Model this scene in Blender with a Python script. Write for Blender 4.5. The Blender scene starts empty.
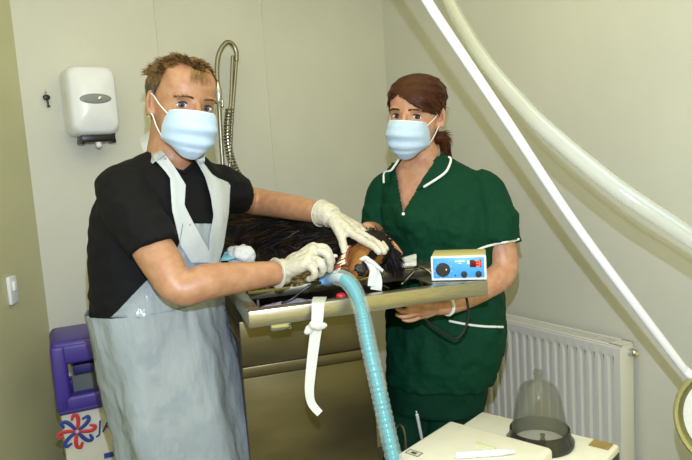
import bpy, bmesh, math, random
from mathutils import Vector, Matrix, noise
from mathutils.bvhtree import BVHTree
random.seed(7)
V = Vector
PI = math.pi
scn = bpy.context.scene
COL = scn.collection

# ------------------------------------------------------------------ camera
F = 640.0; CX, CY = 346.0, 230.0
yaw, pit, roll = math.radians(33.6), math.radians(6.7), math.radians(3.7)
H = 1.42
fw = V((math.sin(yaw)*math.cos(pit), math.cos(yaw)*math.cos(pit), -math.sin(pit)))
r0 = V((math.cos(yaw), -math.sin(yaw), 0)); u0 = r0.cross(fw)
R = math.cos(roll)*r0 - math.sin(roll)*u0
U = math.sin(roll)*r0 + math.cos(roll)*u0
C = V((0, 0, H))
cam = bpy.data.cameras.new('camera'); co = bpy.data.objects.new('camera', cam); COL.objects.link(co)
cam.sensor_width = 36; cam.lens = F/692*36; cam.clip_start = 0.02
co.matrix_world = Matrix(((R.x, U.x, -fw.x, C.x), (R.y, U.y, -fw.y, C.y), (R.z, U.z, -fw.z, C.z), (0, 0, 0, 1)))
scn.camera = co

# ------------------------------------------------------------------ light
def light(name, kind, loc, energy, colour, **kw):
    l = bpy.data.lights.new(name, kind); l.energy = energy; l.color = colour
    for k, v in kw.items(): setattr(l, k, v)
    o = bpy.data.objects.new(name, l); COL.objects.link(o); o.location = loc
    return o
w = bpy.data.worlds.new('room_world'); scn.world = w; w.use_nodes = True
w.node_tree.nodes['Background'].inputs[0].default_value = (1.0, .93, .33, 1)
w.node_tree.nodes['Background'].inputs[1].default_value = 0.95
light('camera_flash', 'POINT', C + U*.165 + fw*.02, 58, (.84, .97, 1.34), shadow_soft_size=.007)
a = light('ceiling_lamp_light', 'AREA', (.75, 1.0, 2.38), 9, (1.0, .90, .38), shape='RECTANGLE', size=1.7, size_y=1.6)
vs = scn.view_settings; scn.display_settings.display_device = 'sRGB'
vs.view_transform = 'Standard'; vs.look = 'None'; vs.gamma = 1; vs.use_curve_mapping = False; vs.exposure = 0.28

# ------------------------------------------------------------------ pixel + depth -> place
def at(x, y, d): return C + d*(fw + (x-CX)/F*R - (y-CY)/F*U)
def ray(x, y): return fw + (x-CX)/F*R - (y-CY)/F*U
def atz(x, y, z): r = ray(x, y); return C + r*((z-H)/r.z)
def atx(x, y, X): r = ray(x, y); return C + r*(X/r.x)
def aty(x, y, Y): r = ray(x, y); return C + r*(Y/r.y)
def onplane(x, y, P, N): r = ray(x, y); return C + r*((P-C).dot(N)/r.dot(N))

# ------------------------------------------------------------------ materials
def lin(c):
    c = c/255.0
    return c/12.92 if c <= .04045 else ((c+.055)/1.055)**2.4
def rgb(r, g, b): return (lin(r), lin(g), lin(b), 1)
def mat(name, c, rough=.5, metal=0, var=.0, scale=30, bump=0, bscale=60, c2=None, spec=.5, alpha=None, coat=0, sss=0, trans=0, emit=0, stretch=None, sheen=0):
    m = bpy.data.materials.new(name); m.use_nodes = True
    nt = m.node_tree; b = nt.nodes['Principled BSDF']
    b.inputs['Base Color'].default_value = c; b.inputs['Roughness'].default_value = rough
    b.inputs['Metallic'].default_value = metal; b.inputs['Specular IOR Level'].default_value = spec
    if coat: b.inputs['Coat Weight'].default_value = coat; b.inputs['Coat Roughness'].default_value = .1
    if sss: b.inputs['Subsurface Weight'].default_value = sss; b.inputs['Subsurface Radius'].default_value = (.01, .004, .002)
    if trans: b.inputs['Transmission Weight'].default_value = trans
    if sheen: b.inputs['Sheen Weight'].default_value = sheen
    if alpha is not None: b.inputs['Alpha'].default_value = alpha
    if emit: b.inputs['Emission Color'].default_value = c; b.inputs['Emission Strength'].default_value = emit
    tc = nt.nodes.new('ShaderNodeTexCoord'); src = tc.outputs['Object']
    if stretch:
        mp = nt.nodes.new('ShaderNodeMapping'); mp.inputs['Scale'].default_value = stretch
        nt.links.new(src, mp.inputs['Vector']); src = mp.outputs['Vector']
    if var or c2:
        n = nt.nodes.new('ShaderNodeTexNoise'); n.inputs['Scale'].default_value = scale; n.inputs['Detail'].default_value = 4
        nt.links.new(src, n.inputs['Vector'])
        mx = nt.nodes.new('ShaderNodeMix'); mx.data_type = 'RGBA'
        k = 1-var
        mx.inputs[6].default_value = c2 if c2 else (c[0]*k, c[1]*k, c[2]*k, 1); mx.inputs[7].default_value = c
        rp = nt.nodes.new('ShaderNodeValToRGB'); rp.color_ramp.elements[0].position = .38; rp.color_ramp.elements[1].position = .62
        nt.links.new(n.outputs[0], rp.inputs[0]); nt.links.new(rp.outputs[0], mx.inputs[0]); nt.links.new(mx.outputs[2], b.inputs['Base Color'])
    if bump:
        n2 = nt.nodes.new('ShaderNodeTexNoise'); n2.inputs['Scale'].default_value = bscale; n2.inputs['Detail'].default_value = 5
        nt.links.new(src, n2.inputs['Vector'])
        bp = nt.nodes.new('ShaderNodeBump'); bp.inputs['Strength'].default_value = bump; bp.inputs['Distance'].default_value = .01
        nt.links.new(n2.outputs[0], bp.inputs['Height']); nt.links.new(bp.outputs[0], b.inputs['Normal'])
    return m
M = {}
M['wall'] = mat('cream_wall', rgb(206, 205, 190), .55, var=.04, scale=3, bump=.08, bscale=150)
M['walll'] = mat('cream_gloss_wall_yellow_light', rgb(200, 198, 156), .32, var=.05, scale=3)  # cream gloss with the yellow room light put into its colour
M['floor'] = mat('vinyl_floor', rgb(120, 122, 118), .4, var=.2, scale=80)
M['ceil'] = mat('white_ceiling', rgb(225, 222, 208), .8, var=.02)
M['white'] = mat('white_plastic', rgb(230, 232, 234), .3, var=.02)
M['cream'] = mat('cream_plastic', rgb(226, 222, 196), .38, var=.03)
M['rad'] = mat('white_radiator_paint', rgb(214, 212, 202), .3)
M['greyp'] = mat('grey_plastic', rgb(130, 132, 130), .35)
M['black'] = mat('black_plastic', rgb(22, 22, 24), .35)
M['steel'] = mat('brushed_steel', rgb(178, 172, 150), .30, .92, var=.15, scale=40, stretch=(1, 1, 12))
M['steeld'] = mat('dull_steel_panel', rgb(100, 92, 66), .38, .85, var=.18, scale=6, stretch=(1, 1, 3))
M['tubin'] = mat('shaded_tub_steel', rgb(58, 54, 42), .6, .5, var=.2, scale=20)  # shade inside the deep tub is put into this darker steel
M['chrome'] = mat('chrome', rgb(200, 200, 195), .16, 1)
M['tube_metal'] = mat('dull_chrome_tube', rgb(150, 145, 125), .3, .9)
M['purple'] = mat('purple_plastic', rgb(66, 48, 140), .4, var=.12, scale=8)
M['purpled'] = mat('purple_plastic_inner', rgb(48, 36, 112), .5)
M['binbody'] = mat('cream_card', rgb(205, 202, 182), .55, var=.04)
M['red'] = mat('red_print', rgb(196, 52, 56), .5)
M['blue'] = mat('blue_print', rgb(38, 62, 140), .5)
M['grey_inside'] = mat('grey_inner_box', rgb(120, 126, 120), .6)
M['skin'] = mat('fair_skin', rgb(178, 133, 98), .45, var=.12, scale=45, bump=.06, bscale=300, sss=.05, c2=rgb(167, 119, 85))
M['skinw'] = mat('pale_skin', rgb(196, 150, 118), .45, var=.1, scale=45, bump=.05, bscale=300, sss=.05, c2=rgb(188, 132, 100))
M['hair'] = mat('brown_hair', rgb(98, 70, 36), .42, var=.4, scale=60)
M['hairl'] = mat('light_brown_hair', rgb(150, 112, 56), .4, var=.3, scale=60)
M['hairg'] = mat('greying_dark_hair', rgb(78, 70, 56), .5, var=.4, scale=80)
M['hairw'] = mat('auburn_brown_hair', rgb(70, 34, 14), .5, spec=.2, var=.35, scale=50)
M['hairwl'] = mat('chestnut_hair', rgb(98, 54, 20), .5, spec=.25, var=.3, scale=50)
M['eyew'] = mat('eye_white', rgb(225, 220, 212), .2)
M['iris'] = mat('grey_blue_iris', rgb(84, 92, 100), .15)
M['irisb'] = mat('dark_iris', rgb(64, 56, 50), .15)
M['pupil'] = mat('pupil', rgb(8, 8, 8), .1)
M['lash'] = mat('dark_lashes', rgb(40, 28, 20), .6)
M['tshirt'] = mat('black_cotton', rgb(9, 9, 11), .85, var=.3, scale=200, bump=.1, bscale=500, spec=.25)
M['jeans'] = mat('grey_blue_trousers', rgb(92, 104, 116), .85, var=.15, scale=60)
M['shoe'] = mat('black_shoe', rgb(24, 22, 22), .4)
M['shoew'] = mat('black_clog', rgb(30, 30, 32), .4)
M['apron'] = mat('white_polythene', rgb(160, 170, 175), .16, var=.06, scale=14, bump=.9, bscale=15, alpha=.76, spec=.6, stretch=(1, 1, .45))
_a = M['apron'].node_tree.nodes
_a['Bump'].inputs['Distance'].default_value = .024; _a['Bump'].inputs['Strength'].default_value = .7; _a['Principled BSDF'].inputs['Specular IOR Level'].default_value = .9
M['band'] = mat('white_polythene_folded', rgb(196, 202, 200), .25, var=.05, scale=14, bump=.25, bscale=40, alpha=.92, spec=.6)
M['mask'] = mat('pale_blue_mask', rgb(184, 206, 226), .7, var=.04, scale=40, bump=.06, bscale=120)
M['maskw'] = mat('mask_white_edge', rgb(224, 234, 236), .7)
M['elastic'] = mat('white_elastic', rgb(232, 230, 222), .7)
M['glove'] = mat('white_latex', rgb(200, 194, 173), .42, var=.05, scale=60, bump=.25, bscale=90)
M['scrub'] = mat('dark_green_cotton', rgb(6, 60, 38), .75, var=.14, scale=90, bump=.15, bscale=400, spec=.15)
M['scrubd'] = mat('dark_green_trousers', rgb(5, 52, 33), .78, var=.16, scale=60, bump=.15, bscale=400, spec=.15)
M['piping'] = mat('white_piping', rgb(236, 238, 232), .6)
M['fur'] = mat('black_fur', rgb(20, 15, 12), .6, spec=.25, var=.4, scale=50)
M['furb'] = mat('brown_black_fur', rgb(66, 46, 24), .5, spec=.25, var=.4, scale=50)  # brown coat patches, brightened so the tufts also paint in the sheen
M['tan'] = mat('tan_fur', rgb(154, 100, 44), .5, var=.45, scale=70)
M['nose'] = mat('wet_black_nose', rgb(18, 17, 18), .25, bump=.4, bscale=200)
M['gum'] = mat('pink_gum', rgb(138, 74, 62), .3, var=.3, scale=120)
M['gumr'] = mat('red_gum', rgb(150, 58, 52), .3, var=.3, scale=120)
M['tooth'] = mat('ivory_tooth', rgb(232, 222, 190), .3)
M['blanket'] = mat('speckled_brown_fleece', rgb(168, 146, 96), .95, c2=rgb(52, 42, 24), scale=95, bump=.8, bscale=160)
M['gauze'] = mat('white_gauze', rgb(204, 206, 200), .85, bump=.5, bscale=120)
M['tape'] = mat('white_cloth_tape', rgb(200, 200, 190), .75, bump=.2, bscale=90)
M['tealp'] = mat('teal_wrapper', rgb(120, 178, 186), .35)
M['teal'] = mat('teal_inner_tube', rgb(22, 150, 158), .3)
M['bluec'] = mat('pale_blue_connector', rgb(110, 168, 220), .3)
M['clear'] = mat('clear_corrugated_tube', rgb(206, 226, 224), .16, alpha=.2, spec=.7)
M['clearw'] = mat('clear_white_connector', rgb(214, 230, 236), .2, alpha=.85, spec=.7)
M['towel'] = mat('grey_mauve_towel', rgb(150, 142, 148), .9, bump=.6, bscale=120, var=.15)
M['cable'] = mat('black_cable', rgb(18, 18, 18), .45)
M['panelblue'] = mat('bright_blue_panel', rgb(70, 160, 226), .4)
M['beige'] = mat('beige_painted_metal', rgb(204, 192, 128), .4, var=.04)
M['led'] = mat('lit_red_digit', rgb(255, 70, 60), .4, emit=2.2)
M['ledw'] = mat('dark_red_display', rgb(90, 8, 14), .2)
M['knobline'] = mat('yellow_mark', rgb(226, 196, 90), .5)
M['jar'] = mat('smoky_clear_plastic', rgb(104, 104, 88), .06, alpha=.30, spec=.8)
M['jarb'] = mat('smoky_black_plastic', rgb(40, 40, 34), .2, alpha=.88, spec=.6)
M['paper'] = mat('white_filter_paper', rgb(228, 226, 212), .8)
M['brown'] = mat('brown_parcel_tape', rgb(156, 130, 66), .35, var=.15, scale=40)
M['label'] = mat('grey_label', rgb(196, 192, 170), .6)
M['ink'] = mat('dark_print', rgb(70, 70, 62), .6)
M['palegreen'] = mat('pale_green_print', rgb(206, 208, 160), .6)
M['pole'] = mat('white_enamel', rgb(226, 226, 228), .28)
M['hose'] = mat('translucent_pale_hose', rgb(210, 212, 198), .16, alpha=.44, spec=.8)
M['shade'] = mat('yellowed_clear_plastic', rgb(190, 184, 112), .2, alpha=.72, spec=.7)
M['diff'] = mat('white_diffuser', rgb(216, 216, 208), .5, bump=.3, bscale=300)
M['wood'] = mat('grey_laminate', rgb(170, 168, 160), .5, var=.06)
M['redp'] = mat('red_plastic', rgb(190, 30, 40), .35)

# ------------------------------------------------------------------ mesh builder
class MB:
    def __init__(s): s.v = []; s.f = []; s.m = []
    def add(s, vs, fs, mi=0):
        o = len(s.v); s.v += [V(p) for p in vs]; s.f += [tuple(i+o for i in f) for f in fs]; s.m += [mi]*len(fs); return s
    def join(s, b, mi=None):
        o = len(s.v); s.v += b.v; s.f += [tuple(i+o for i in f) for f in b.f]; s.m += b.m if mi is None else [mi]*len(b.f); return s
    def box(s, c, size, ax=None, bev=0, seg=2, mi=0):
        ax = ax or (V((1, 0, 0)), V((0, 1, 0)), V((0, 0, 1)))
        bm = bmesh.new(); bmesh.ops.create_cube(bm, size=1)
        bmesh.ops.scale(bm, vec=V(size), verts=bm.verts)
        if bev: bmesh.ops.bevel(bm, geom=bm.edges[:], offset=bev, segments=seg, profile=.5, affect='EDGES')
        bm.verts.index_update(); c = V(c)
        s.add([c+ax[0]*v.co.x+ax[1]*v.co.y+ax[2]*v.co.z for v in bm.verts], [[v.index for v in f.verts] for f in bm.faces], mi); bm.free(); return s
    def ell(s, c, rad, ax=None, n=20, m=14, mi=0):
        ax = ax or (V((1, 0, 0)), V((0, 1, 0)), V((0, 0, 1))); c = V(c)
        vs = [c+ax[2]*rad[2]]; fs = []
        for i in range(1, m):
            t = PI*i/m
            for j in range(n):
                a = 2*PI*j/n; vs.append(c+ax[0]*(rad[0]*math.sin(t)*math.cos(a))+ax[1]*(rad[1]*math.sin(t)*math.sin(a))+ax[2]*(rad[2]*math.cos(t)))
        vs.append(c-ax[2]*rad[2]); L = len(vs)-1
        for j in range(n): fs.append((0, 1+j, 1+(j+1) % n))
        for i in range(m-2):
            for j in range(n):
                p = 1+i*n+j; q = 1+i*n+(j+1) % n; fs.append((p, p+n, q+n, q))
        for j in range(n): fs.append((1+(m-2)*n+j, L, 1+(m-2)*n+(j+1) % n))
        return s.add(vs, fs, mi)
    def loft(s, rings, cap=True, mi=0, closed=True):
        n = len(rings[0]); vs = [p for r in rings for p in r]; fs = []
        for i in range(len(rings)-1):
            for j in range(n if closed else n-1):
                k = (j+1) % n; fs.append((i*n+j, i*n+k, (i+1)*n+k, (i+1)*n+j))
        if cap:
            vs.append(sum(rings[0], V((0, 0, 0)))/n); a = len(vs)-1
            vs.append(sum(rings[-1], V((0, 0, 0)))/n); b = a+1; e = (len(rings)-1)*n
            for j in range(n): fs.append((a, (j+1) % n, j)); fs.append((b, e+j, e+(j+1) % n))
        return s.add(vs, fs, mi)
    def tube(s, path, r, n=12, ends=True, cr_=0, mi=0, flat=None, up=None):
        if cr_: path, r = crp(path, r, cr_)
        P = [V(p) for p in path]; rr = r if isinstance(r, (list, tuple)) else [r]*len(P)
        T = []
        for i in range(len(P)):
            t = P[min(i+1, len(P)-1)]-P[max(i-1, 0)]; T.append(t.normalized())
        a = up.copy() if up else (V((0, 0, 1)) if abs(T[0].z) < .9 else V((1, 0, 0)))
        rings = []
        for i in range(len(P)):
            t = T[i]; x = (a-t*a.dot(t)).normalized(); y = t.cross(x)
            if not up: a = x
            fl = flat or 1
            rings.append([P[i]+(x*math.cos(2*PI*j/n)*fl+y*math.sin(2*PI*j/n))*rr[i] for j in range(n)])
        if ends:      # rounded ends
            def capr(ring, c, d, r_):
                out = []
                for k in (1, 2, 3):
                    q = k/4*PI/2; out.append([c+(p-c)*math.cos(q)+d*r_*math.sin(q) for p in ring])
                return out
            e = ends if ends is not True else 1.0
            rings = capr(rings[0], P[0], -T[0], rr[0]*e)[::-1]+rings+capr(rings[-1], P[-1], T[-1], rr[-1]*e)
        return s.loft(rings, True, mi)
    def lathe(s, prof, o, ax, n=32, mi=0, cap=True):
        ax = ax.normalized(); x = ax.orthogonal().normalized(); y = ax.cross(x)
        return s.loft([[o+ax*h+(x*math.cos(2*PI*j/n)+y*math.sin(2*PI*j/n))*r for j in range(n)] for r, h in prof], cap, mi)
    def prism(s, pts, ext, mi=0):
        n = len(pts); P = [V(p) for p in pts]; Q = [p+ext for p in P]
        return s.add(P+Q, [tuple(range(n))[::-1], tuple(range(n, 2*n))]+[(i, (i+1) % n, n+(i+1) % n, n+i) for i in range(n)], mi)
    def sheet(s, rows, th=0, nrm=None, mi=0):
        """a grid of points as a thin solid sheet"""
        nr, nc = len(rows), len(rows[0])
        if th:
            N = [[None]*nc for _ in range(nr)]
            for i in range(nr):
                for j in range(nc):
                    a = rows[min(i+1, nr-1)][j]-rows[max(i-1, 0)][j]; b = rows[i][min(j+1, nc-1)]-rows[i][max(j-1, 0)]
                    q = a.cross(b); N[i][j] = q.normalized() if q.length > 1e-12 else V((0, 0, 1))
            rings = []
            for i in range(nr):
                rings.append([rows[i][j]+N[i][j]*th/2 for j in range(nc)]+[rows[i][j]-N[i][j]*th/2 for j in reversed(range(nc))])
            n = 2*nc; vs = [p for r_ in rings for p in r_]; fs = []
            for i in range(nr-1):
                for j in range(n): fs.append((i*n+j, i*n+(j+1) % n, (i+1)*n+(j+1) % n, (i+1)*n+j))
            fs.append(tuple(range(n))[::-1]); fs.append(tuple((nr-1)*n+j for j in range(n)))
            return s.add(vs, fs, mi)
        return s.loft(rows, False, mi, closed=False)
    def bvh(s): return BVHTree.FromPolygons(s.v, s.f)
    def build(s, name, m, parent=None, smooth=True, sharp=40, origin=None):
        off = V((0, 0, 0)); p = parent
        while p is not None: off += p.location; p = p.parent
        if origin is not None: off = off + (origin-off)
        me = bpy.data.meshes.new(name)
        me.from_pydata([tuple(v-off) for v in s.v], [], s.f)
        for x in (m if isinstance(m, (list, tuple)) else [m]): me.materials.append(x)
        me.polygons.foreach_set('material_index', s.m)
        if smooth:
            me.polygons.foreach_set('use_smooth', [True]*len(me.polygons))
        bm = bmesh.new(); bm.from_mesh(me)
        if len(s.f) < 60000: bmesh.ops.recalc_face_normals(bm, faces=bm.faces)
        if smooth:
            lim = math.radians(sharp)
            for e in bm.edges:
                if len(e.link_faces) == 2 and e.calc_face_angle(0) > lim: e.smooth = False
        bm.to_mesh(me); bm.free()
        o = bpy.data.objects.new(name, me); COL.objects.link(o)
        if parent is not None:
            o.parent = parent
            if origin is not None:
                q = V((0, 0, 0)); p = parent
                while p is not None: q += p.location; p = p.parent
                o.location = origin-q
        elif origin is not None: o.location = origin
        return o
def crp(path, r, n):
    P = [V(p) for p in path]; rr = list(r) if isinstance(r, (list, tuple)) else [r]*len(P)
    op, orr = [], []
    for i in range(len(P)-1):
        p0, p1, p2, p3 = P[max(i-1, 0)], P[i], P[i+1], P[min(i+2, len(P)-1)]
        for k in range(n):
            t = k/n; t2, t3 = t*t, t*t*t
            op.append(.5*((2*p1)+(p2-p0)*t+(2*p0-5*p1+4*p2-p3)*t2+(3*p1-p0-3*p2+p3)*t3))
            orr.append(rr[i]*(1-t)+rr[i+1]*t)
    return op+[P[-1]], orr+[rr[-1]]
def fuse(mb, voxel, it=4, fac=.5):
    me = bpy.data.meshes.new('tmp'); me.from_pydata([tuple(v) for v in mb.v], [], mb.f)
    bm = bmesh.new(); bm.from_mesh(me); bmesh.ops.recalc_face_normals(bm, faces=bm.faces); bm.to_mesh(me); bm.free()
    o = bpy.data.objects.new('tmp', me); COL.objects.link(o)
    md = o.modifiers.new('r', 'REMESH'); md.mode = 'VOXEL'; md.voxel_size = voxel
    if it:
        sm = o.modifiers.new('s', 'SMOOTH'); sm.factor = fac; sm.iterations = it
    ev = o.evaluated_get(bpy.context.evaluated_depsgraph_get()); m2 = ev.to_mesh()
    out = MB(); out.v = [v.co.copy() for v in m2.vertices]; out.f = [tuple(p.vertices) for p in m2.polygons]; out.m = [0]*len(out.f)
    ev.to_mesh_clear(); bpy.data.objects.remove(o); bpy.data.meshes.remove(me)
    return out
def vnormals(mb):
    N = [V((0, 0, 0)) for _ in mb.v]
    for f in mb.f:
        a, b, c = mb.v[f[0]], mb.v[f[1]], mb.v[f[2]]; n = (b-a).cross(c-a)
        for i in f: N[i] += n
    return [n.normalized() if n.length > 0 else V((0, 0, 1)) for n in N]
def wrinkle(mb, amp, sc, stretch=(1, 1, 1), seed=0, mask=None):
    N = vnormals(mb)
    for i, p in enumerate(mb.v):
        q = V((p.x*stretch[0], p.y*stretch[1], p.z*stretch[2]))*sc+V((seed, seed*2, seed*3))
        k = amp*(abs(noise.noise(q))*-2+.6+.5*noise.noise(q*2.3))
        if mask: k *= mask(p)
        mb.v[i] = p+N[i]*k
    return mb
def thing(name, label, cat, loc, group=None):
    o = bpy.data.objects.new(name, None); COL.objects.link(o); o.location = loc; o.empty_display_size = .05
    return tag(o, label, cat, group)
def tag(o, label, cat, group=None):
    o['label'] = label; o['category'] = cat
    if group: o['group'] = group
    return o
def struct(name, mb, m, parent=None, smooth=False):
    o = mb.build(name, m, parent, smooth)
    if parent is None: o['kind'] = 'structure'
    return o
def on(bvh, x, y, off=.004):
    d = ray(x, y).normalized(); h = bvh.ray_cast(C, d)
    if h[0] is None:
        # nearest surface point to the line of sight
        p = C+d*1.6
        for _ in range(4):
            q, n, i, dist = bvh.find_nearest(p); p = C+d*((q-C).dot(d))
        return q+(n if n.dot(d) < 0 else n*.3)*off
    n = h[1] if h[1].dot(d) < 0 else -h[1]
    return h[0]+n*off
def lerp(a, b, t): return a+(b-a)*t
def polyx(pts, y):
    for (x0, y0), (x1, y1) in zip(pts, pts[1:]):
        if y0 <= y <= y1: return lerp(x0, x1, (y-y0)/(y1-y0))
    return pts[0][0] if y < pts[0][1] else pts[-1][0]
def tufts(mb, samples, mi=0, n=3):
    """fine tapering locks: (root, direction, length, width, bend, material)"""
    for (p, d, L, wd, bend, m_) in samples:
        d = d.normalized(); x = d.orthogonal().normalized(); y = d.cross(x)
        a0 = random.random()*6.28
        b = [p+(x*math.cos(a0+2*PI*k/3)+y*math.sin(a0+2*PI*k/3))*wd for k in range(3)]
        mid = p+d*L*.55+bend*.35*L
        c = [mid+(q-p)*.7 for q in b]
        tip = p+d*L+bend*L
        o = len(mb.v); mb.v += b+c+[tip]
        for k in range(3):
            k2 = (k+1) % 3
            mb.f += [(o+k, o+k2, o+3+k2, o+3+k), (o+3+k, o+3+k2, o+6)]; mb.m += [m_, m_]
def sample(mb, N, ok=None):
    nf = [f for f in mb.f]; ar = []; tot = 0
    for f in nf:
        a, b, c = mb.v[f[0]], mb.v[f[1]], mb.v[f[2]]
        k = (b-a).cross(c-a).length*(1 if len(f) == 4 else .5); c_ = sum((mb.v[i] for i in f), V((0, 0, 0)))/len(f)
        if ok and not ok(c_): k = 0
        tot += k; ar.append(tot)
    import bisect
    out = []
    for _ in range(N):
        i = min(bisect.bisect_left(ar, random.random()*tot), len(nf)-1); f = nf[i]
        ws = [random.random()+.01 for _ in f]; s_ = sum(ws)
        p = V((0, 0, 0))
        for k, vi in enumerate(f): p += mb.v[vi]*(ws[k]/s_)
        n = (mb.v[f[1]]-mb.v[f[0]]).cross(mb.v[f[2]]-mb.v[f[0]])
        out.append((p, n.normalized() if n.length > 0 else V((0, 0, 1))))
    return out
Z = V((0, 0, 1))

# ================================================================== ROOM
XR, YB, XL = 1.894, 2.428, .334
CH = 2.45
struct('wall_back', MB().box(((XL+XR)/2, YB+.05, CH/2), (XR-XL+.0, .1, CH)), M['wall'])
struct('wall_right', MB().box((XR+.05, .6, CH/2), (.1, 3.86, CH)), M['wall'])
LD = V((-.5, -.866, 0)); LN = V((.866, -.5, 0))
lc = V((XL, YB, 0))
struct('wall_left', MB().box(lc+LD*1.75-LN*.05+Z*CH/2, (3.5, .1, CH), (LD, LN, Z)), M['walll'])
struct('floor', MB().box((.3, .55, -.05), (4.2, 4.0, .1)), M['floor'])
struct('ceiling', MB().box((.3, .55, CH+.05), (4.2, 4.0, .1)), M['ceil'])
# cladding joint strips on the back wall
for i, (x0, x1) in enumerate(((154.5, 157), (262, 264.5))):
    a_ = aty(x0, 2, YB).x
    struct('trim_%d' % (i+1), MB().box((a_, YB-.002, CH/2), (.010, .004, CH), bev=.001), M['wall'])
struct('baseboard_back', MB().box(((XL+XR)/2, YB-.006, .05), (XR-XL-.03, .012, .1), bev=.003), M['white'])
struct('baseboard_right', MB().box((XR-.006, .62, .05), (.012, 3.5, .1), bev=.003), M['white'])

# ------------------------------------------------------------------ towel dispenser
def wallpt(x, y, off=0): return aty(x, y, YB-off)
X_, Y_ = V((1, 0, 0)), V((0, 1, 0))
p0 = wallpt(61, 67, .07); p1 = wallpt(117.5, 135, .07)
wd, ht = p1.x-p0.x, p0.z-p1.z; cx, cz = (p0.x+p1.x)/2, (p0.z+p1.z)/2
t = thing('towel_dispenser', 'white rounded paper towel dispenser with a grey oval badge on the back wall', 'dispenser', (cx, YB, cz-ht/2))
b = MB()
def rrect(cx, y, cz, w_, h_, r, n=6):
    out = []
    for qx, qz, a0 in ((1, 1, 0), (-1, 1, 90), (-1, -1, 180), (1, -1, 270)):
        for k in range(n+1):
            a = math.radians(a0+90*k/n); out.append(V((cx+qx*(w_/2-r)+r*math.cos(a), y, cz+qz*(h_/2-r)+r*math.sin(a))))
    return out
b.loft([rrect(cx, YB, cz, wd*.96, ht*.97, .03), rrect(cx, YB-.03, cz, wd, ht, .032), rrect(cx, YB-.10, cz, wd, ht, .034), rrect(cx, YB-.125, cz, wd*.95, ht*.96, .034), rrect(cx, YB-.138, cz, wd*.82, ht*.86, .03)])
b.build('body', M['white'], t, sharp=60)
bd = MB().ell((cx+.004, YB-.138, cz+.004), (.052, .004, .017)).build('badge', M['greyp'], t)
MB().ell((cx+.018, YB-.1425, cz+.006), (.007, .002, .006)).build('lock', M['chrome'], bd)
MB().box((cx+.008, YB-.07, cz-ht/2-.008), (.115, .075, .03), bev=.006).build('outlet', M['black'], t)
for s in (-1, 1): MB().box((cx+.008+s*.052, YB-.07, cz-ht/2-.02), (.016, .06, .016), bev=.004).build('outlet_foot', M['black'], t)
MB().tube([(cx+.008, YB-.09, cz-ht/2-.02), (cx+.008, YB-.095, cz-ht/2-.034)], .010).build('paper_end', M['white'], t)
MB().box((cx+wd/2+.004, YB-.06, cz-.005), (.012, .03, .05), bev=.004).build('side_latch', M['white'], t)

# ------------------------------------------------------------------ key on a hook
k0 = wallpt(45, 93); k1 = wallpt(45.5, 105)
t = thing('key', 'small black key hanging from a hook left of the towel dispenser', 'key', (k0.x, YB, k1.z))
MB().tube([(k0.x, YB, k0.z), (k0.x, YB-.014, k0.z), (k0.x, YB-.016, k0.z+.008)], .0025, cr_=3).build('hook', M['chrome'], t)
MB().ell((k0.x+.001, YB-.012, k0.z-.016), (.012, .004, .010)).build('bow', M['black'], t)
MB().box((k0.x+.003, YB-.012, k0.z-.036), (.007, .004, .028), bev=.001).box((k0.x+.007, YB-.012, k0.z-.046), (.006, .003, .006)).build('blade', M['black'], t)

# ------------------------------------------------------------------ light switch on the left wall
ps = onplane(10.5, 276, lc, LN); pe = onplane(10.5, 304, lc, LN); pc = (ps+pe)/2
t = thing('light_switch', 'small white upright switch plate on the yellow-lit left wall', 'switch', pc)
MB().box(pc+LN*.006, (.050, .012, (ps-pe).length), (LD, LN, Z), bev=.004).build('plate', M['white'], t)
MB().box(pc+LN*.014+Z*.012, (.020, .010, .03), (LD, LN, Z), bev=.003).build('rocker', M['white'], t)

# ------------------------------------------------------------------ purple topped collection bin
bA = V((math.cos(math.radians(-9)), math.sin(math.radians(-9)), 0)); bB = V((-bA.y, bA.x, 0))
lb = at(60, 413, 1.93)                        # lower-left corner of the purple lid's front
bw, bd_ = .32, .22
def bn(a, b_, z): return V((lb.x, lb.y, 0))+bA*a+bB*b_+Z*z
z0 = lb.z
t = thing('collection_bin', 'cream collection bin with a purple open-windowed top in the corner behind the man', 'bin', bn(bw/2, bd_/2, 0))
AX = (bA, bB, Z)
MB().box(bn(bw/2, bd_/2, z0/2), (bw-.004, bd_-.004, z0), AX, bev=.006).build('body', M['binbody'], t)
LH = at(63, 343, 1.95).z-z0
b = MB()
def fr(a0, a1, zz0, zz1, y0=0, y1=.03, bev=.010): b.box(bn((a0+a1)/2, (y0+y1)/2, z0+(zz0+zz1)/2), (a1-a0, y1-y0, zz1-zz0), AX, bev=bev, seg=3)
for y0, y1 in ((0, .045), (bd_-.045, bd_)):
    fr(-.008, .036, 0, LH, y0-.006, y1); fr(bw-.036, bw+.008, 0, LH, y0-.006, y1)
    fr(0, bw, LH-.06, LH, y0-.004, y1); fr(0, bw, -.004, .045, y0-.006, y1)
for a0, a1 in ((-.007, .034), (bw-.034, bw+.007)):
    fr(a0, a1, LH-.075, LH, 0, bd_); fr(a0, a1, -.003, .05, 0, bd_)
fr(-.005, bw+.005, LH-.035, LH+.012, .0, bd_, .016)
b.build('lid', M['purple'], t)
b = MB(); b.box(bn(bw/2, .07, z0+.105), (bw-.1, .02, .03), AX, bev=.004); b.build('cross_bar', M['purpled'], t)
MB().box(bn(bw/2, .12, z0+.07), (bw-.09, .02, .14), AX).build('inner_liner', M['grey_inside'], t)
MB().box(bn(bw/2, .02, z0-.001), (bw+.006, .06, .012), AX, bev=.003).build('rim_band', M['purpled'], t)
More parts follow.
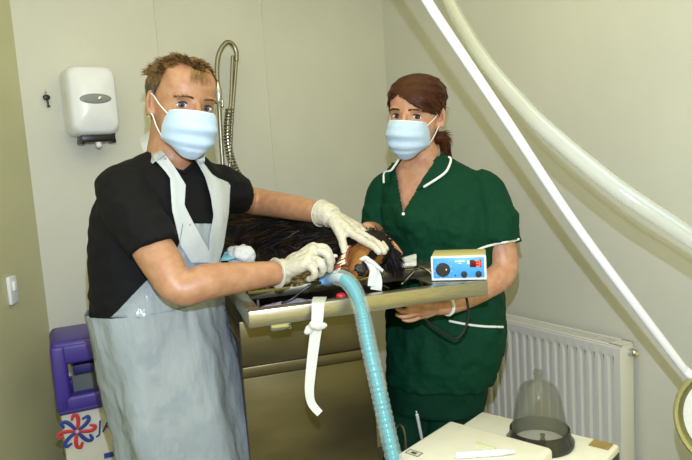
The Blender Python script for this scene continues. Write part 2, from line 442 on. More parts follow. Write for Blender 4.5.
# pinwheel emblem: eight hooked petals, alternately red and blue
ec = onplane(77, 431, bn(0, 0, 0), bB)-bB*.003
for k in range(8):
    a = PI/2+k*PI/4-.25
    d = bA*math.cos(a)+Z*math.sin(a); e = bA*-math.sin(a)+Z*math.cos(a)
    pts = [ec+d*.010, ec+d*.030+e*.001, ec+d*.046+e*.006, ec+d*.050+e*.017, ec+d*.036+e*.020]
    MB().tube(pts, [.005, .006, .006, .0055, .004], n=8, cr_=3, flat=.2, up=-bB).build('emblem_petal', M['red'] if k % 2 == 0 else M['blue'], t)
def text(s, size, origin, ax, ay, m, name, parent, ext=.001, shear=0):
    cu = bpy.data.curves.new('t', 'FONT'); cu.body = s; cu.size = size; cu.extrude = ext; cu.shear = shear
    o = bpy.data.objects.new('t', cu); COL.objects.link(o)
    ev = o.evaluated_get(bpy.context.evaluated_depsgraph_get()); me = ev.to_mesh(); az = ax.cross(ay)
    b = MB(); b.add([origin+ax*v.co.x+ay*v.co.y+az*v.co.z for v in me.vertices], [tuple(p.vertices) for p in me.polygons])
    ev.to_mesh_clear(); bpy.data.objects.remove(o); bpy.data.curves.remove(cu)
    return b.build(name, m, parent, smooth=False)
tp = onplane(97, 433, bn(0, 0, 0), bB)-bB*.002
text('JA', .056, tp, bA, Z, M['blue'], 'lettering', t, shear=.15)
bp_ = onplane(104, 456, bn(0, 0, 0), bB)-bB*.002
MB().box(bp_+bA*.05, (.10, .002, .016), AX).build('lower_stripe', M['blue'], t)

# ------------------------------------------------------------------ spray hose over the tub
ax0 = wallpt(219, 82, .10)
t = thing('spray_tap', 'dull chrome spring-hose spray tap rising on the back wall behind the man', 'tap', (wallpt(236, 190, .10).x, YB-.05, 1.1))
def wq(x, y, off=.10): return wallpt(x, y, off)
arch = [wq(217.5, 84), wq(217, 66), wq(219.5, 52), wq(226, 43), wq(232, 44), wq(236, 51), wq(236.5, 60)]
MB().tube(arch, [.008, .0095, .0095, .0095, .0095, .0095, .009], cr_=6, n=12).build('arch_hose', M['tube_metal'], t)
MB().tube([wq(236.8, 56), wq(235, 80), wq(232, 120), wq(229, 190), wq(229, 250)], .0068, cr_=4).build('inner_riser', M['tube_metal'], t)
MB().tube([wq(237, 57, .085), wq(234, 110, .085), wq(228, 118, .085)], .006, cr_=2)
MB().tube([wq(232.5, 57), wq(230.5, 105), wq(228, 118)], .0068, cr_=4).build('outer_riser', M['tube_metal'], t)
MB().tube([wq(217.5, 84), wq(218.5, 92), wq(219, 102)], [.010, .014, .010], cr_=3).build('spray_handle', M['chrome'], t)
MB().tube([wq(218, 96), wq(222, 100), wq(222.5, 106)], .006, cr_=3).build('trigger', M['chrome'], t)
MB().tube([wq(219, 102), wq(221, 140), wq(225, 195)], [.009, .008, .008], cr_=3).build('spray_pipe', M['tube_metal'], t)
path, _ = crp([wq(229.5, 108), wq(227.5, 130), wq(229, 150), wq(233.5, 166), wq(240, 178), wq(249, 190), wq(258, 205)], 1, 22)
co_ = []
L = 0
for i in range(len(path)-1):
    for q in range(5):
        p = path[i].lerp(path[i+1], q/5); tt = (path[i+1]-path[i]); L += tt.length/5
        x = tt.normalized().orthogonal(); x = (Y_-tt.normalized()*Y_.dot(tt.normalized())).normalized(); y = tt.normalized().cross(x)
        a = L/.0125*2*PI; co_.append(p+(x*math.cos(a)+y*math.sin(a))*.0135)
MB().tube(co_, .0034, n=6).build('spring', M['tube_metal'], t)
MB().tube(path, .0062, n=8).build('spring_hose', M['tube_metal'], t)
for (x, y) in ((222, 140), (228, 200)):
    MB().tube([wq(x, y, .10), wq(x, y, -.0)], .006).build('wall_bracket', M['tube_metal'], t)

# ------------------------------------------------------------------ radiator on the right wall
xf = XR-.10
ya = atx(620, 349, xf).y; yb = 2.05; zt_ = .757; zb = .16
t = thing('radiator', 'white ribbed panel radiator on the right wall beside the nurse', 'radiator', (XR-.05, (ya+yb)/2, zb))
prof = []; n = int((yb-ya-.04)/.0335); y = ya+.022; pitch = (yb-ya-.044)/n
prof.append((xf, ya)); prof.append((xf, ya+.018))
for i in range(n):
    for q, dx in ((0.0, .0), (.12, .009), (.55, .009), (.67, .0), ):
        prof.append((xf+dx, y+pitch*(i+q)))
prof.append((xf, yb-.02)); prof.append((xf, yb))
def rv(zs, infl): return None
b = MB()
rows = []
for z, k in ((zb, 0), (zb+.025, 0), (zb+.045, 1), (zt_-.055, 1), (zt_-.035, 0), (zt_-.006, 0), (zt_, 0)):
    rows.append([V((xf+(px-xf)*k+(.004 if z == zt_ else 0), py, z)) for px, py in prof])
b.sheet(rows, .002); b.build('front_panel', M['rad'], t, sharp=30)
b = MB(); b.box((XR-.035, (ya+yb)/2, (zb+zt_)/2), (.004, yb-ya-.02, zt_-zb-.03), bev=.001); b.build('rear_panel', M['rad'], t)
for yy in (ya+.002, yb-.002): MB().box((XR-.063, yy, (zb+zt_)/2), (.072, .004, zt_-zb-.004), bev=.001).build('side_panel', M['rad'], t)
b = MB(); b.box((xf+.005, (ya+yb)/2, zt_+.001), (.010, yb-ya, .005), bev=.001).box((XR-.03, (ya+yb)/2, zt_+.001), (.010, yb-ya, .005), bev=.001)
b.box((XR-.063, ya+.02, zt_+.001), (.07, .04, .005)); k = ya+.045
while k < yb-.02:
    b.box((XR-.063, k, zt_+.001), (.06, .004, .004)); k += .011
b.build('top_grille', M['rad'], t)
vp = V((XR-.045, ya, zt_-.028))
vv = MB().tube([vp, vp-Y_*.014], .013).build('valve_body', M['chrome'], t)
MB().tube([vp-Y_*.012, vp-Y_*.022], .007).build('bleed_screw', M['beige'], vv)
for yy in (ya+.12, yb-.12): MB().box((XR-.017, yy, .5), (.034, .03, .3), bev=.002).build('wall_bracket', M['rad'], t)

# ================================================================== TREATMENT TABLE
ZT = 1.11
c1 = atz(248, 312, ZT); c2 = atz(488, 280, ZT)
tu = (c2-c1).normalized(); tv = V((-tu.y, tu.x, 0)); TW = (c2-c1).length; TL = 1.12
TA = (tu, tv, Z)
def tw(u, v, w_=0): return c1+tu*u+tv*v+Z*w_
t = thing('treatment_table', 'stainless steel tub treatment table on a steel cabinet under the dog', 'table', tw(.2, .6, -ZT))
rh = .036
MB().box(tw(TW/2, .014, -rh/2), (TW, .028, rh), TA, bev=.003).build('front_rim', M['steel'], t)
MB().box(tw(.014, TL/2+.014, -rh/2), (.028, TL-.028, rh), TA, bev=.003).build('side_rim', M['steel'], t)
MB().box(tw(TW-.014, TL/2+.014, -rh/2), (.028, TL-.028, rh), TA, bev=.003).build('side_rim', M['steel'], t)
MB().box(tw(TW/2, TL-.014, -rh/2), (TW-.058, .028, rh), TA, bev=.003).build('rear_rim', M['steel'], t)
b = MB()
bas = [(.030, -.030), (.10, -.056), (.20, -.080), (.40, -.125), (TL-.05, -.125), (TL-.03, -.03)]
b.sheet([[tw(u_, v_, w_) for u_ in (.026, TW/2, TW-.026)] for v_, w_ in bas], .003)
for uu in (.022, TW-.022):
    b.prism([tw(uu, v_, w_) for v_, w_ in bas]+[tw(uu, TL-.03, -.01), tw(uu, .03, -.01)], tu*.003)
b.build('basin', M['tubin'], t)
MB().box(tw(.495, .075, -.004), (.12, .11, .006), TA, bev=.002).build('corner_shelf', M['steel'], t)
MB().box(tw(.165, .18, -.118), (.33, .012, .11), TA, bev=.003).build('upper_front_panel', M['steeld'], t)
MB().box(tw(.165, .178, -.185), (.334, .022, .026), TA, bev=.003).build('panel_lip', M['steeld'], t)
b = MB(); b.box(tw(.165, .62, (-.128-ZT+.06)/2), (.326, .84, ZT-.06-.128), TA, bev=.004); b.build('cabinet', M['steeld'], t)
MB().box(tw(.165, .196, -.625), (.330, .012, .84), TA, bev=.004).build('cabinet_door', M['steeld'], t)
MB().box(tw(.165, .62, -ZT+.03), (.30, .8, .06), TA).build('plinth', M['black'], t)
tb = onplane(281, 326, tw(0, .03), tv)
MB().box(tb+tv*.02, (.045, .05, .018), TA, bev=.004).build('latch_tab', M['chrome'], t)
MB().box(tw(.0+.02, .19, -.10), (.02, .03, .14), TA, bev=.003).build('corner_bracket', M['steeld'], t)

# lift-out rack inside the tub
t = thing('tub_rack', 'stainless lift-out rack lying inside the treatment table under the dog', 'rack', tw(TW/2, .65, -.03))
MB().box(tw(TW/2, .225, -.012), (TW-.064, .012, .024), TA, bev=.003).build('front_bar', M['steel'], t)
for uu in (.04, TW-.04): MB().box(tw(uu, .66, -.010), (.012, .86, .018), TA, bev=.002).build('side_bar', M['steel'], t)
for k in range(22):
    MB().tube([tw(.045, .26+k*.037, -.006), tw(TW-.045, .26+k*.037, -.006)], .004, n=8).build('cross_rod', M['steel'], t)
for uu, v2 in ((.06, .25), (TW-.06, .25), (.06, 1.05), (TW-.06, 1.05)): MB().tube([tw(uu, v2, -.09 if v2 < .5 else -.123), tw(uu, v2, -.010)], .005, n=8).build('foot', M['steel'], t)

# fleece under the dog
b = MB(); rows = []
for i in range(40):
    row = []
    for j in range(30):
        u = .035+.40*j/29+.008*noise.noise(V((i*.3, 0, 2))); v_ = .205+.82*i/39+.01*noise.noise(V((j*.4, 5, 0)))
        drop = 0.0
        row.append(tw(u, v_, .008+.006*noise.noise(V((u*30, v_*30, 0)))+.004*noise.noise(V((u*80, v_*80, 4)))))
    rows.append(row)
b.sheet(rows, .012)
tag(b.build('fleece_blanket', M['blanket'], origin=tw(.22, .6, 0)), 'speckled brown fleece under the black dog on the table', 'blanket')
# rolled towel in the gap in front of the rack
b = MB(); b.tube([tw(.045, .10, -.032), tw(.09, .105, -.030), tw(.14, .11, -.03), tw(.19, .105, -.034)], [.016, .018, .018, .013], cr_=6, n=16, ends=.4)
wrinkle(b, .004, 40)
tag(b.build('rolled_towel', M['towel'], origin=tw(.12, .105, -.05)), 'rolled grey towel in the tub gap behind the front rim', 'towel')

# ================================================================== DOG
def axes_from(f, up):
    f = f.normalized(); s = f.cross(up).normalized(); return s, f, s.cross(f).normalized()
S = at(371, 250, 1.585); N_ = at(358, 271, 1.47)
f_ = (N_-S).normalized()
ds, df, du = axes_from(f_, R*.75+U*.55-fw*.1)     # side, forward, up of the head
def dh(a, b_, c): return S+ds*a+df*b_+du*c
b = MB()
body = [tw(.335, .27, .065), tw(.31, .34, .07), tw(.26, .43, .085), tw(.215, .53, .092), tw(.17, .66, .09), tw(.13, .78, .088), tw(.11, .90, .072)]
b.tube(body, [.050, .058, .075, .086, .080, .084, .05], cr_=6, n=24)
b.ell(dh(0, -.005, .0), (.048, .058, .050), (ds, df, du))
b.ell(dh(0, .03, -.012), (.038, .05, .034), (ds, df, du))
b.tube([dh(0, .035, -.004), dh(0, .08, -.004), dh(0, .120, -.004)], [.036, .029, .022], n=18, cr_=5)
b.tube([dh(.010, .05, .012), dh(.006, .09, .008), dh(.0, .118, .004)], [.018, .016, .014], n=12, cr_=4)
jaw = [dh(0, .01, -.035), at(350, 256, 1.56), at(341, 268, 1.515), at(335, 274, 1.495)]
b.tube(jaw, [.026, .020, .016, .011], n=14, cr_=5)
b.tube([S, tw(.34, .26, .06)], [.05, .052], n=18)
# legs: two fore legs stretched to the front-left, hind legs folded
b.tube([tw(.24, .44, .05), tw(.17, .36, .035), tw(.10, .30, .033)], [.035, .024, .018], n=12, cr_=5)
b.ell(tw(.085, .285, .032), (.024, .018, .016), TA)
b.tube([tw(.24, .50, .05), tw(.14, .44, .035), tw(.07, .40, .033)], [.035, .024, .018], n=12, cr_=5)
b.ell(tw(.055, .395, .032), (.024, .018, .016), TA)
b.tube([tw(.14, .80, .06), tw(.06, .70, .05), tw(.055, .60, .035), tw(.05, .52, .032)], [.055, .04, .024, .018], n=14, cr_=5)
b.tube([tw(.12, .88, .06), tw(.20, .95, .04), tw(.30, .97, .03), tw(.36, .93, .028)], [.022, .018, .014, .008], n=10, cr_=5)
dogm = fuse(b, .0055, 4)
t = thing('dog', 'black and tan dog lying anaesthetised on the treatment table, mouth held open', 'dog', tw(.22, .5, .014))
def dl(p):
    q = p-S; return q.dot(ds), q.dot(df), q.dot(du)
spots = [(at(369, 253, 1.54), .013)]
def istan(p):
    a, f2, c = dl(p)
    if f2 > .030 and f2 < .15 and abs(a) < .06 and abs(c) < .06:
        return not (abs(a-.0) < .012 and c > .016)
    if (p-at(369, 253, 1.535)).length < .016: return True
    return False
def isbrown(p):
    return noise.noise(p*22) > .08
for i, f in enumerate(dogm.f):
    c = dogm.v[f[0]]
    dogm.m[i] = 1 if istan(c) else 0
dogm.build('body', [M['fur'], M['tan']], t)
fb = MB(); sm = []
back = (tw(.11, .9)-tw(.335, .27)).normalized()
for p, n in sample(dogm, 9500):
    if p.z < ZT+.02 and random.random() < .7: continue
    a, f2, c = dl(p); onhead = f2 > -.03 and (p-S).length < .16
    if onhead:
        if f2 > .105: continue
        d = -df+n*.35; L = .010+.006*random.random() if f2 > .03 else .016+.012*random.random(); wd = .0011
    else:
        d = back*.7+n*.55-Z*.35+V((random.random()-.5, random.random()-.5, random.random()-.5))*.5; L = .024+.024*random.random(); wd = .0019
    sm.append((p-n*.002, d, L, wd, -Z*.15*random.random()+V((random.random()-.5, random.random()-.5, 0))*.2, 1 if istan(p) else (2 if (not onhead and isbrown(p) and random.random() < .6) else 0)))
tufts(fb, sm)
fb.build('coat', [M['fur'], M['tan'], M['furb']], t)
# ears: the upper one falls to the right, over the towel
b = MB()
e0, e1, e2 = at(381, 250, 1.60), at(390, 256, 1.585), at(396, 267, 1.57)
b.tube([e0, e1, e2], [.018, .024, .012], n=14, cr_=6, flat=.45, up=-fw)
b.tube([at(377, 247, 1.63), at(386, 250, 1.65), at(393, 260, 1.64)], [.018, .022, .012], n=14, cr_=6, flat=.45, up=-fw)
em = fuse(b, .004, 2); eb = MB(); eb.join(em); sm = []
for p, n in sample(em, 1400):
    sm.append((p, (R*.5-U*.8)+n*.5, .014+.012*random.random(), .0012, V((0, 0, -.2)), 0))
tufts(eb, sm); eb.build('ear', M['fur'], t)
nb = MB().ell(dh(.0, .128, .003), (.0165, .012, .0155), (ds, df, du)); no = nb.build('nose', M['nose'], t)
for s in (-1, 1): MB().ell(dh(s*.007, .1385, .002), (.0035, .002, .0045), (ds, df, du)).build('nostril', M['pupil'], no)
# open mouth: gums, teeth, tongue
g = [at(350, 246, 1.535), at(347.5, 252, 1.517), at(346, 259, 1.502), at(347, 265, 1.488)]
MB().tube(g, [.003, .004, .0045, .0035], n=10, cr_=4).build('upper_gum', M['gum'], t)
g2 = [at(346, 256, 1.53), at(341, 264, 1.505), at(337, 269, 1.49)]
MB().tube(g2, [.007, .009, .006], n=10, cr_=4).build('tongue', M['gumr'], t)
for k in range(7):
    q, _ = crp(g, 1, 6); p = q[1+int(k*2.4)]
    d = (-R*.8-U*.3-fw*.3).normalized(); L = .010 if k != 5 else .018
    MB().tube([p+d*.004, p+d*(.004+L)], [.0036, .0012], n=8).build('tooth', M['tooth'], t)
for k in range(4):
    p = at(338+k*1.6, 270-k*4.0, 1.487+k*.006)
    MB().tube([p, p+(R*.6+U*.5-fw*.2)*.010], [.003, .001], n=8).build('tooth', M['tooth'], t)
# eye, half shut
MB().ell(dh(.034, .036, .022), (.010, .009, .004), (ds, df, du)).build('eye', M['pupil'], t)

# bandage tie around the muzzle
b = MB()
def ribbon(b, pts, width, side, th=.0012, n=8, tw_=0):
    P, _ = crp(pts, 1, n); rows = []
    for i, p in enumerate(P):
        tt = (P[min(i+1, len(P)-1)]-P[max(i-1, 0)]).normalized(); s_ = (side-tt*side.dot(tt)).normalized()
        wv = width[0]+(width[1]-width[0])*i/(len(P)-1) if isinstance(width, tuple) else width
        rows.append([p-s_*wv/2, p-s_*wv/6+(-fw)*.0015, p+s_*wv/6, p+s_*wv/2])
    b.sheet(rows, th)
ribbon(b, [at(363, 259, 1.485), at(369, 262, 1.48), at(374, 270, 1.478), at(377, 280, 1.472), at(376, 290, 1.465)], (.014, .026), R)
ribbon(b, [at(364, 258, 1.487), at(372, 262, 1.475), at(379, 268, 1.468), at(383, 271, 1.46)], (.012, .007), U)
ribbon(b, [at(366, 260, 1.483), at(373, 268, 1.472), at(372, 280, 1.468), at(372, 286, 1.465)], (.012, .02), R)
b.tube([at(361, 260, 1.482), at(366, 258.5, 1.48), at(370, 262, 1.477)], [.005, .007, .005], n=10, cr_=4)
tag(b.build('gauze_tie', M['gauze'], origin=at(375, 288, 1.47)), 'white gauze tie knotted round the dog muzzle with hanging ends', 'bandage')
# folded cloth at the ear
b = MB(); rows = []
for i in range(10):
    rows.append([at(393+j*2.6, 259+i*.9-j*.3+1.0*math.sin(i*.9+j*.5), 1.66-i*.010) for j in range(10)])
b.sheet(rows, .008)
tag(b.build('white_cloth', M['gauze'], origin=at(404, 264, 1.62)), 'small folded white cloth beside the dog ear', 'cloth')
# swab pad with teal wrapper at man's waist
b = MB()
def lump(c, rad, seed):
    m_ = MB().ell(c, rad, (R, fw, U), n=24, m=16); N = vnormals(m_)
    for i, p in enumerate(m_.v): m_.v[i] = p+N[i]*(.012*noise.noise(p*45+V((seed, 0, 0)))+.005*noise.noise(p*110))
    return m_
b.join(lump(at(242, 256, 1.60), (.036, .03, .025), 3)); b.join(lump(at(237, 253, 1.61), (.024, .02, .017), 9)); b.join(lump(at(246, 249, 1.60), (.010, .01, .012), 5))
tag(fuse(b, .004, 1).build('crumpled_swab', M['gauze'], origin=at(243, 266, 1.6)), 'crumpled white swab lying against the dog beside the man', 'swab')
b = MB(); rows = []
for i in range(8): rows.append([at(219+j*3.2, 252+i*1.2-j*.25+.8*math.sin(j*.8), 1.60-.004*i+.004*math.sin(i)) for j in range(9)])
b.sheet(rows, .004)
tag(b.build('wrapper', M['tealp'], origin=at(232, 258, 1.6)), 'teal and clear peel wrapper beside the crumpled swab', 'wrapper')

# ------------------------------------------------------------------ breathing circuit
t = thing('breathing_tube', 'teal corrugated breathing tube curving from dog mouth down past the table rim', 'tube', at(352, 296, 1.37))
pp, _ = crp([at(329, 280, 1.47), at(336, 277.5, 1.435), at(344, 279, 1.40), at(351, 285, 1.37), at(357, 296, 1.345), at(362, 312, 1.33), at(368, 342, 1.315), at(377.5, 385, 1.30), at(386, 424, 1.29), at(396, 470, 1.275), at(402, 510, 1.26)], 1, 26)
b = MB(); rr = []
for i in range(len(pp)): rr.append(.0178+.0008*math.sin(i*PI*.5) if i > 30 else .0155)
b.tube(pp, rr, n=20); b.build('outer_tube', M['clear'], t, sharp=80)
L = 0; rr2 = []
ins = pp[56:]
for i in range(len(ins)): rr2.append(.0112+.0012*(1 if i % 3 < 1 else -.6))
MB().tube(ins, rr2, n=16).build('inner_tube', M['teal'], t, sharp=80)
MB().tube(pp[8:60], .0105, n=14).build('inner_elbow', M['clearw'], t)
MB().tube([at(323, 281, 1.475), at(328, 280.2, 1.472), at(333, 278.5, 1.455)], [.010, .012, .013], n=14, cr_=3).build('connector', M['bluec'], t)
MB().tube([at(331, 277, 1.47), at(335, 273, 1.485), at(341, 267, 1.51), at(347, 258, 1.55)], .0048, n=10, cr_=4).build('airway_tube', M['clearw'], t)
b = MB().tube([at(324, 281.5, 1.475), at(312, 285, 1.455), at(302, 291, 1.45), at(292, 299, 1.44), at(282, 303, 1.44)], [.0035, .003, .003, .003, .0025], cr_=6, n=8)
tag(b.build('black_lead', M['cable'], origin=at(300, 293, 1.45)), 'thin black lead trailing from blue connector into the tub', 'lead')
b = MB().ell(at(341, 296, 1.42), (.012, .010, .008), (R, fw, U))
tag(fuse(b, .003, 1).build('red_clip', M['redp'], origin=at(341, 300, 1.42)), 'small red clip behind the front rim beneath the breathing tube', 'clip')

# tape strip knotted to the rim
t = thing('tape_strip', 'white cloth tape strip tied to front rim and hanging down', 'tape', at(313, 330, 1.345))
b = MB()
ribbon(b, [at(320, 297, 1.42), at(318.5, 301.5, 1.365), at(318, 306, 1.348), at(317, 322, 1.345), at(314, 345, 1.345), at(310.5, 375, 1.345), at(309.5, 392, 1.345), at(312, 404, 1.345), at(320, 413.5, 1.34)], (.030, .015), R)
b.build('hanging_end', M['tape'], t)
k = lump(at(318, 326, 1.34), (.017, .010, .011), 2); k.join(lump(at(325, 325, 1.34), (.008, .006, .009), 4)); k.join(lump(at(310, 331, 1.343), (.008, .006, .009), 7))
fuse(k, .003, 1).build('knot', M['tape'], t)

# ------------------------------------------------------------------ dental unit on the corner of the table
th = math.radians(-46); ma = V((math.cos(th), math.sin(th), 0)); mb_ = V((-ma.y, ma.x, 0)); MA = (ma, mb_, Z)
mo = atz(432, 281, ZT); mw, md_, mh = .127, .095, .058
def mp(a, b_, c): return mo+ma*a+mb_*b_+Z*(c+.001)
t = thing('dental_scaler', 'small blue fronted dental machine with dials on the table corner', 'dental machine', mp(mw/2, md_/2, 0))
MB().box(mp(mw/2, md_/2, mh/2+.003), (mw, md_, mh-.006), MA, bev=.004).build('case', M['beige'], t)
MB().box(mp(mw/2, -.001, mh/2), (mw+.001, .006, mh), MA, bev=.0025).build('front_frame', M['white'], t)
MB().box(mp(mw/2, -.0042, mh/2+.001), (mw-.009, .002, mh-.010), MA, bev=.0008).build('front_plate', M['panelblue'], t)
def knob(a, c, r, d):
    k = MB().lathe([(r*1.06, 0), (r*1.06, d*.25), (r, d*.3), (r*.92, d), (r*.6, d*1.02)], mp(a, -.005, c), -mb_, n=28).build('dial', M['black'], t)
    return k
k = knob(.0275, .0265, .0155, .012)
MB().box(mp(.036, -.0185, .029), (.003, .002, .004), MA).build('dial_mark', M['knobline'], k)
knob(.076, .0145, .0068, .010); knob(.109, .0145, .0068, .010)
MB().box(mp(.103, -.0055, .0395), (.026, .002, .017), MA, bev=.0006).build('display', M['ledw'], t)
b = MB(); dx, dz, sw, shh = .1085, .0395, .008, .0125
for zz in (-.5, 0, .5): b.box(mp(dx, -.0070, dz+zz*shh), (sw, .001, .0026), MA)
for zz in (-.25, .25): b.box(mp(dx+sw/2, -.0070, dz+zz*shh), (.0026, .001, shh/2), MA)
b.build('display_digit', M['led'], t)
MB().box(mp(.0865, -.0055, .0425), (.005, .002, .009), MA, bev=.001).build('indicator', M['white'], t)
MB().box(mp(.067, -.0052, .0455), (.022, .001, .0034), MA).build('printed_line', M['white'], t)
MB().box(mp(.067, -.0052, .0405), (.007, .001, .0016), MA).build('printed_line', M['white'], t)
MB().ell(mp(.0555, -.0055, .012), (.0022, .0015, .0022), MA).build('socket', M['blue'], t)
for k in range(9):
    a = math.radians(-40+k*32.5); MB().box(mp(.0275-.0205*math.sin(a+PI/2-.3), -.0052, .0265+.0205*math.cos(a+PI/2-.3)), (.0016, .001, .0016), MA).build('scale_tick', M['white'], t)
# its cable loops down in front of the tunic
b = MB().tube([mp(.085, md_, .014), tw(TW-.01, .15, .006), tw(TW+.008, .155, -.004), tw(TW+.010, .155, -.04), at(467, 300, 1.605), at(468, 318, 1.61), at(463, 332, 1.615), at(455, 338, 1.62), at(444, 333, 1.63), at(431, 324, 1.64), at(424, 318, 1.645)], .0034, n=8, cr_=8)
tag(b.build('black_cable', M['cable'], origin=at(466, 300, 1.605)), 'black cable looping from the dental machine down before the green tunic', 'cable')
# handpiece hook and loose steel rods in the tub corner
for i, (p, q, lab) in enumerate(((at(402, 284, 1.56), at(427, 259, 1.70), 'thin steel instrument leaning from tub to rack left of the dental machine'), (at(416, 266, 1.63), at(431, 273, 1.58), 'short bright steel instrument lying behind the dental machine'))):
    b = MB().tube([p, p.lerp(q, .5)+Z*.003, q], [.0028, .0034, .0022], n=8, cr_=5)
    tag(b.build('steel_instrument', M['chrome'], origin=p), lab, 'instrument', 'steel instruments on the table')

# ================================================================== PEOPLE
def head_frame(px, py, d, psi, tilt, pitch=0, s=1.0):
    c = at(px, py, d); rr = (c-C).normalized(); xr = (R-rr*R.dot(rr)).normalized(); ur = xr.cross(rr)
    ps, ti, pt = math.radians(psi), math.radians(tilt), math.radians(pitch)
    f = -rr*math.cos(ps)+xr*math.sin(ps); x = xr*math.cos(ps)+rr*math.sin(ps); u = ur
    f, u = f*math.cos(pt)+u*math.sin(pt), u*math.cos(pt)-f*math.sin(pt)
    x, u = x*math.cos(ti)-u*math.sin(ti), u*math.cos(ti)+x*math.sin(ti)
    def W(a, b_, c_): return c+(x*a+f*b_+u*c_)*s
    def Li(p): q = (p-c)/s; return q.dot(x), q.dot(f), q.dot(u)
    return W, Li, (x, f, u), s
HR = [(-.119, .016, .080, .050), (-.110, .032, .090, .025), (-.092, .046, .094, -.005), (-.066, .057, .092, -.03), (-.035, .0645, .088, -.058), (-.01, .069, .084, -.078),
      (.015, .072, .086, -.092), (.045, .0755, .089, -.1), (.07, .0745, .080, -.098), (.092, .064, .060, -.085), (.108, .045, .035, -.062), (.117, .018, .004, -.03)]
def head_mb(W, s, ax, wide=1.0):
    b = MB(); rings = []
    for (z, hw, yf, yb_) in HR:
        cy, hd = (yf+yb_)/2, (yf-yb_)/2; ring = []
        for j in range(36):
            a = 2*PI*j/36; e = 2/2.35; cx_, sy = math.cos(a), math.sin(a)
            ring.append(W(wide*hw*math.copysign(abs(cx_)**e, cx_), cy+hd*math.copysign(abs(sy)**e, sy), z))
        rings.append(ring)
    b.loft(rings)
    b.tube([W(0, .082, .012), W(0, .092, -.012), W(0, .101, -.032)], [.008*s, .0085*s, .0115*s], n=12, cr_=4)
    for q in (-1, 1):
        b.ell(W(q*.009, .091, -.036), (.0085*s, .010*s, .0075*s), ax)
        b.ell(W(q*.030, .074, .018), (.026*s, .011*s, .007*s), ax)
        b.ell(W(q*.042, .060, -.032), (.016*s, .018*s, .015*s), ax)
        ex = (ax[0]*.80+ax[1]*(-.60*q)).normalized(); ey = ax[2].cross(ex)
        b.ell(W(q*.078*wide, -.014, -.006), (.006*s, .0185*s, .033*s), (ex, ey, ax[2]))
        b.ell(W(q*.0715*wide, -.004, -.026), (.006*s, .010*s, .012*s), (ex, ey, ax[2]))
    return b
def sculpt_eyes(body, W, s):
    for q in (-1, 1):
        e = W(q*.032, .080, -.002)
        f = (W(0, 1, 0)-W(0, 0, 0)).normalized()
        for i, p in enumerate(body.v):
            d = (p-e).length/(.020*s)
            if d < 1: body.v[i] = p-f*.0075*s*(1-d*d)
def eyes(W, ax, s, parent, iris, brow_m, wide=.008):
    for q in (-1, 1):
        c = W(q*.032, .0675, -.002); g = (C-c).normalized()*.75+ax[1]*.25; g.normalize()
        b = MB().ell(c, (.0150*s, .0125*s, wide*s), ax, n=28, m=18)
        for i, f in enumerate(b.f):
            m_ = sum((b.v[k] for k in f), V((0, 0, 0)))/len(f)-c
            # angular distance from the gaze on the undistorted globe
            l = V((m_.dot(ax[0])/.0150, m_.dot(ax[1])/.0125, m_.dot(ax[2])/.0125))/s
            gl = V((g.dot(ax[0]), g.dot(ax[1]), g.dot(ax[2])))
            off = (l-gl*l.dot(gl)).length if l.dot(gl) > 0 else 9
            b.m[i] = 2 if off < .24 else (1 if off < .52 else 0)
        b.build('eye', [M['eyew'], iris, M['pupil']], parent)
        up = [W(q*(.032+k*.0155), .0825-abs(k)*.010-.002*(k > .0), .0045-.0075*k*k+.001) for k in (-1, -.5, 0, .5, 1)]
        MB().tube(up, [.0008*s, .0016*s, .0018*s, .0017*s, .0009*s], n=8, cr_=4).build('upper_lash_line', M['lash'], parent)
        b = MB(); sm = []
        for k in range(60):
            t_ = random.random(); a = q*(.012+.040*t_); zc = .0165+.006*math.sin(t_*2.4)-.006*t_
            yy = .0925-.015*t_*t_-.004*t_
            p = W(a, yy, zc+(random.random()-.5)*.005); d = ax[0]*q+ax[2]*.3*(1-2*t_)+ax[1]*.2
            sm.append((p, d, .008*s, .0007*s, V((0, 0, 0)), 0))
        tufts(b, sm); b.build('eyebrow', brow_m, parent)
